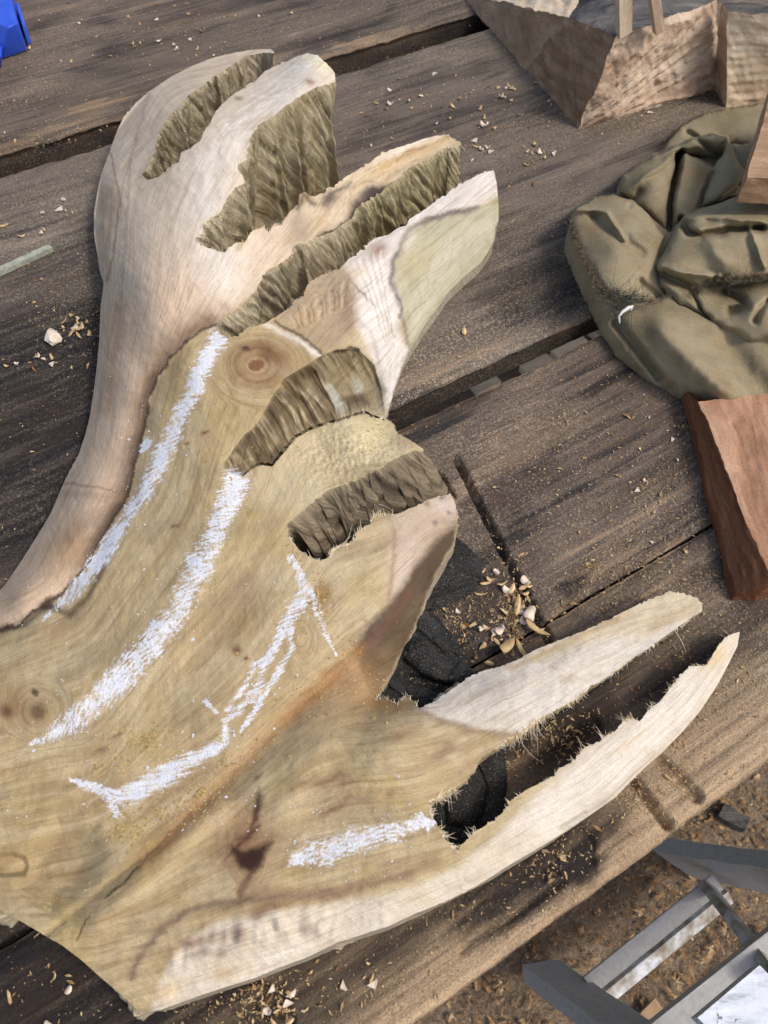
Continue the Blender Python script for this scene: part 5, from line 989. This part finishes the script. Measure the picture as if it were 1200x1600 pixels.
solid('block', [((C0, C1, D1, D0), 70, .003, saw, M_PALE), ((K, C0, D0, KT), 30, .002, lump, M_BLOCK), ((D0, D1, KT1, KT), 16, .001, lump, M_OLDTOP), ((K1, K, KT, KT1), 6, 0, flat, M_BLOCK2), ((C1, K1, KT1, D1), 6, 0, flat, M_BLOCK2), ((K, K1, C1, C0), 4, 0, flat, M_BLOCK2)], b2, jit=.003)
a, b, c, d = unproj(1167,277,.125), unproj(1340,283,.125), unproj(1340,110,.125), unproj(1214,110,.125); dn = np.array([0,0,-.027])
brd = thing('brown_board', 'smooth brown wooden board resting on the olive cloth at the right edge', 'board')
solid('board', [((a, b, c, d), 30, .0005, lump, M_BLOCK2), ((a+dn, b+dn, b, a), 30, .0008, lump, M_BLOCK2), ((d+dn, a+dn, a, d), 20, .0005, lump, M_BLOCK2), ((b+dn, c+dn, c, b), 4, 0, flat, M_BLOCK2), ((c+dn, d+dn, d, c), 4, 0, flat, M_BLOCK2), ((d+dn, c+dn, b+dn, a+dn), 4, 0, flat, M_BLOCK2)], brd, jit=.0012)
# reddish wedge-shaped offcut, bottom right of the cloth
e0, e1 = unproj(1066,600,.010), unproj(1148,928,.010); r0, r1 = unproj(1092,628,.026), unproj(1206,908,.034); r0b = unproj(1130,690,.030); g0, g1 = unproj(1330,600,.024), unproj(1330,880,.030)
f0, f1 = e0*[1,1,0]+[0,0,.001], e1*[1,1,0]+[0,0,.001]; h1 = r1*[1,1,0]+[0,0,.001]; i1 = g1*[1,1,0]+[0,0,.001]
scal = lambda s, t: .5*perlin(s*40, t*30, 331)+.6*np.abs(perlin(s*18+t*40, t*10, 333))
red = thing('reddish_offcut', 'reddish brown wedge-shaped hardwood offcut half under the olive cloth', 'wood offcut')
solid('offcut', [((e0, e1, r1, r0), 60, .0012, scal, M_RED), ((r0, r1, g1, g0), 60, .0015, scal, M_RED2), ((f0, f1, e1, e0), 40, .0008, lump, M_RED), ((f1, h1, r1, e1), 20, .0006, lump, M_RED), ((h1, i1, g1, r1), 16, .0006, lump, M_RED)], red, jit=.0022)

# ------------------------------------------------------------------ small things on the bench
t = NT('blue plastic', .38, .45); M_BLUE = t.done(t.mix(t.ramp(t.noise(t.coord(), 60, 4), [(.4, 0.0), (.7, .3)]), L4(44,82,196), L4(84,118,214)), t.bump(t.noise(t.coord(), 300, 3), .12, .001))
def poly_solid(name, lower, upper, mat, bev, parent=None, **kw):
    bm = bmesh.new(); lo = [bm.verts.new(p) for p in lower]; hi = [bm.verts.new(p) for p in upper]; n = len(lo)
    for i in range(n): bm.faces.new((lo[i], lo[(i+1) % n], hi[(i+1) % n], hi[i]))
    bm.faces.new(hi); bm.faces.new(lo[::-1]); bmesh.ops.recalc_face_normals(bm, faces=bm.faces)
    bmesh.ops.bevel(bm, geom=list(bm.edges), offset=bev, segments=2, affect='EDGES', profile=.6)
    return obj(name, bm_mesh(name, bm, mat, True), parent, **kw)
blue = thing('plastic_case', 'bright blue plastic case corner on the far plank at the top left edge', 'plastic case')
poly_solid('body', [U(x, y, .0015) for x, y in ((43,79),(5,92),(-90,70),(-80,-60),(20,-12))], [U(x, y, .045) for x, y in ((27,36),(13,43),(-90,0),(-80,-110),(8,-40))], M_BLUE, .002, blue)
poly_solid('foot', [U(x, y, .0015) for x, y in ((3,103),(-20,108),(-40,90),(4,86))], [U(x, y, .02) for x, y in ((2,88),(-20,92),(-40,74),(3,72))], M_BLUE, .001, blue)
poly_solid('latch', [U(x, y, .003) for x, y in ((49,66),(45,72),(30,34),(34,30))], [U(x, y, .03) for x, y in ((39,36),(35,40),(24,6),(29,3))], M_BLUE, .001, blue)
t = NT('grey green lath', .7, .25); M_LATH = t.done(t.mix(t.ramp(t.noise(t.scale(t.coord(), (20, 20, 20)), 8, 4), [(.35, 0.0), (.65, 1.0)]), L4(138,140,122), L4(176,176,156)))
bar('lath', unproj(-60,452,.004), unproj(80,387,.004), .0085, .0055, (0,0,1), M_LATH, n=14, amp=.0003, label='short pale grey-green lath on the dark plank at the left edge', cat='stick')

# ------------------------------------------------------------------ the floor and the step stool below the bench
ZG = -.72
t = NT('sawdust floor', .95, .1); o = t.coord()
n1 = t.noise(o, 16, 5, .6); n2 = t.noise(o, 90, 4, .7, 1.2); n3 = t.noise(o, 330, 3, .7); v1 = t.vor(t.scale(o, (1, 1, 1)), 75)
c = t.ramp(t.math('ADD', t.math('MULTIPLY', n1, .5), t.math('MULTIPLY', n2, .5)), [(.34, (.10,.072,.052,1)), (.45, (.18,.13,.085,1)), (.56, (.26,.19,.125,1)), (.7, (.36,.27,.185,1))])
c = t.mix(.8, c, t.ramp(n3, [(.3, .5), (.55, 1.05), (.72, 1.5)]), 'MULTIPLY')
M_FLOOR = t.done(c, t.bump(n2, .6, .008, t.bump(n3, .7, .003)))
gx, gy = np.meshgrid(np.linspace(-3, 4, 150), np.linspace(-2.5, 4.5, 150)); gz = ZG+.012*fbm(gx*6, gy*6, 400, 4)
obj('ground', raw_mesh('ground', np.stack([gx, gy, gz], -1).reshape(-1, 3), grid_faces(150, 150), M_FLOOR), None, 'sawdust covered workshop floor below the bench', kind='structure')
def floor_pts(n): return np.c_[rng.uniform(560, 1330, 7000), rng.uniform(1050, 1750, 7000)]
P = floor_pts(0); n = len(P); c = unproj(P[:, 0], P[:, 1], ZG+.008); s = rng.lognormal(-6.2, .5, n); el = rng.uniform(1, 3.5, n); a = rng.uniform(0, 6.28, n)
X = np.stack([np.cos(a), np.sin(a), rng.normal(0, .15, n)], -1)*(s*el*.5)[:, None]; Y = np.stack([-np.sin(a), np.cos(a), rng.normal(0, .2, n)], -1)*(s*.45)[:, None]; up = np.stack([0*s, 0*s, s*.35], -1)
V = np.stack([c-X-Y, c-Y+up, c+X-Y, c+X+Y, c+Y+up, c-X+Y], 1).reshape(-1, 3); i = np.arange(n)[:, None]*6; F = np.concatenate([i+[0,1,4,5], i+[1,2,3,4]])
t = NT('floor shavings', .9, .1); nn = t.noise(t.coord(), 70, 2, .6); M_FSH = t.done(t.ramp(nn, [(.3, L4(104,78,56)), (.48, L4(140,108,76)), (.62, L4(168,136,98)), (.75, L4(204,182,148))]))
obj('floor_shavings', raw_mesh('floor_shavings', V, F, M_FSH, False), None, 'brown wood shavings and sawdust littering the floor', 'shavings', kind='stuff')
bar('floor_offcut', unproj(1126,1266,ZG+.014), unproj(1166,1290,ZG+.014), .024, .016, (0,0,1), M_G, n=10, amp=.001, jit=.003, label='small dark offcut lying on the sawdust floor beside the bench edge', cat='wood offcut')
bar('floor_lath', unproj(1010,1572,ZG+.012), unproj(1040,1610,ZG+.012), .03, .012, (0,0,1), M_BLOCK2, n=8, amp=.001, label='brown stick on the floor under the grey stool rails', cat='stick')

t = NT('worn grey paint', .6, .3); o = t.coord(); nn = t.noise(o, 26, 5, .65); n2 = t.noise(o, 140, 4, .7)
c = t.ramp(n2, [(.3, (.36,.345,.32,1)), (.6, (.46,.445,.42,1))]); c = t.mix(t.ramp(nn, [(.60, 0.0), (.66, 1.0)]), c, (.42,.42,.44,1))
M_GREY = t.done(c, t.bump(n2, .4, .001))
t = NT('white chipped paint', .55, .3); o = t.coord(); nn = t.noise(o, 14, 5, .7); n2 = t.noise(t.scale(o, (30, 120, 30)), 1, 5, .7); n3 = t.noise(o, 120, 4, .7)
c = t.ramp(n2, [(.3, (.36,.39,.43,1)), (.5, (.66,.69,.73,1)), (.7, (.78,.8,.82,1))]); c = t.mix(t.ramp(nn, [(.585, 0.0), (.6, 1.0)]), c, (.20,.145,.105,1)); c = t.mix(t.ramp(n3, [(.66, 0.0), (.69, .9)]), c, (.12,.10,.09,1))
M_WHITE = t.done(c, t.bump(nn, .6, .004, t.bump(n2, .3, .001)))
t = NT('paint rubbed to wood', .6, .3); o = t.coord(); nn = t.noise(t.scale(o, (40, 40, 40)), 1, 5, .65); M_RUB = t.done(t.ramp(nn, [(.36, (.22,.18,.13,1)), (.5, (.40,.37,.32,1)), (.64, (.62,.62,.62,1))]), t.bump(nn, .5, .002))
stool = thing('step_stool', 'old step stool in chipped grey and white paint standing on the floor', 'stool', tuple(U(1150, 1560, ZG)))
def spart(o):
    o.parent = stool; o.matrix_parent_inverse = Matrix.Translation(-stool.location); return o
UPV = (0, 0, 1)
spart(bar('leg', unproj(1056,1340,ZG+.03), unproj(1420,1400,-.34), .075, .022, (.2,-.5,1), M_GREY, n=24, amp=.0008, jit=.0025))
spart(bar('leg', unproj(846,1517,ZG+.03), unproj(1130,1725,-.34), .055, .022, (.2,.2,1), M_GREY, n=24, amp=.0008, jit=.0025))
q0, q1 = unproj(922,1546,-.615), unproj(1122,1384,-.615)
spart(bar('rung', q0, q1, .030, .018, UPV, M_GREY, n=24, amp=.0006)); off = np.array([.0075,-.0105,.003])
spart(bar('rung_face', q0+off*1.15, q1+off*1.15, .020, .012, (.45,-.6,.9), M_RUB, n=24, amp=.0012))
spart(bar('rail', unproj(1010,1640,-.46), unproj(1290,1415,-.46), .034, .03, UPV, M_GREY, n=24, amp=.0008))
spart(bar('brace', unproj(1105,1385,-.60), unproj(1230,1545,-.40), .020, .012, (.3,0,1), M_RUB, n=16, amp=.0006))
w0, w1, w2, w3 = unproj(1090,1590,-.34), unproj(1187,1508,-.34), unproj(1262,1585,-.34), unproj(1168,1668,-.34); dn = np.array([0,0,-.02])
spart(solid('step_board', [((w0, w1, w2, w3)[::-1], 40, .0012, lump, M_WHITE), ((w0+dn, w0, w1, w1+dn)[::-1], 24, .0008, lump, M_WHITE), ((w3+dn, w3, w0, w0+dn)[::-1], 24, .0008, lump, M_WHITE), ((w1+dn, w1, w2, w2+dn)[::-1], 8, 0, flat, M_WHITE)]))
# pale boards and a red strap lying under the gap between the planks
t = NT('red strap', .6, .3); M_REDP = t.done(L4(232,72,46))
for k, (p0, p1, w) in enumerate((((738,606),(772,590),.05),((818,582),(858,562),.03),((866,558),(912,533),.028),((926,524),(936,519),.03))):
    bar('pale_lath', unproj(*p0, ZG+.04), unproj(*p1, ZG+.04), w, .02, UPV, M_PALE, n=6, amp=0, label=('widest pale lath','second pale lath','longest pale lath','shortest pale lath')[k]+' on the floor seen through the gap between the planks', cat='lath', group='pale laths seen through the gap')
bar('red_strap', unproj(937,519,ZG+.045), unproj(950,512,ZG+.045), .05, .012, UPV, M_REDP, n=4, amp=0, label='small red strap end on the floor seen through the plank gap beside the cloth', cat='strap')
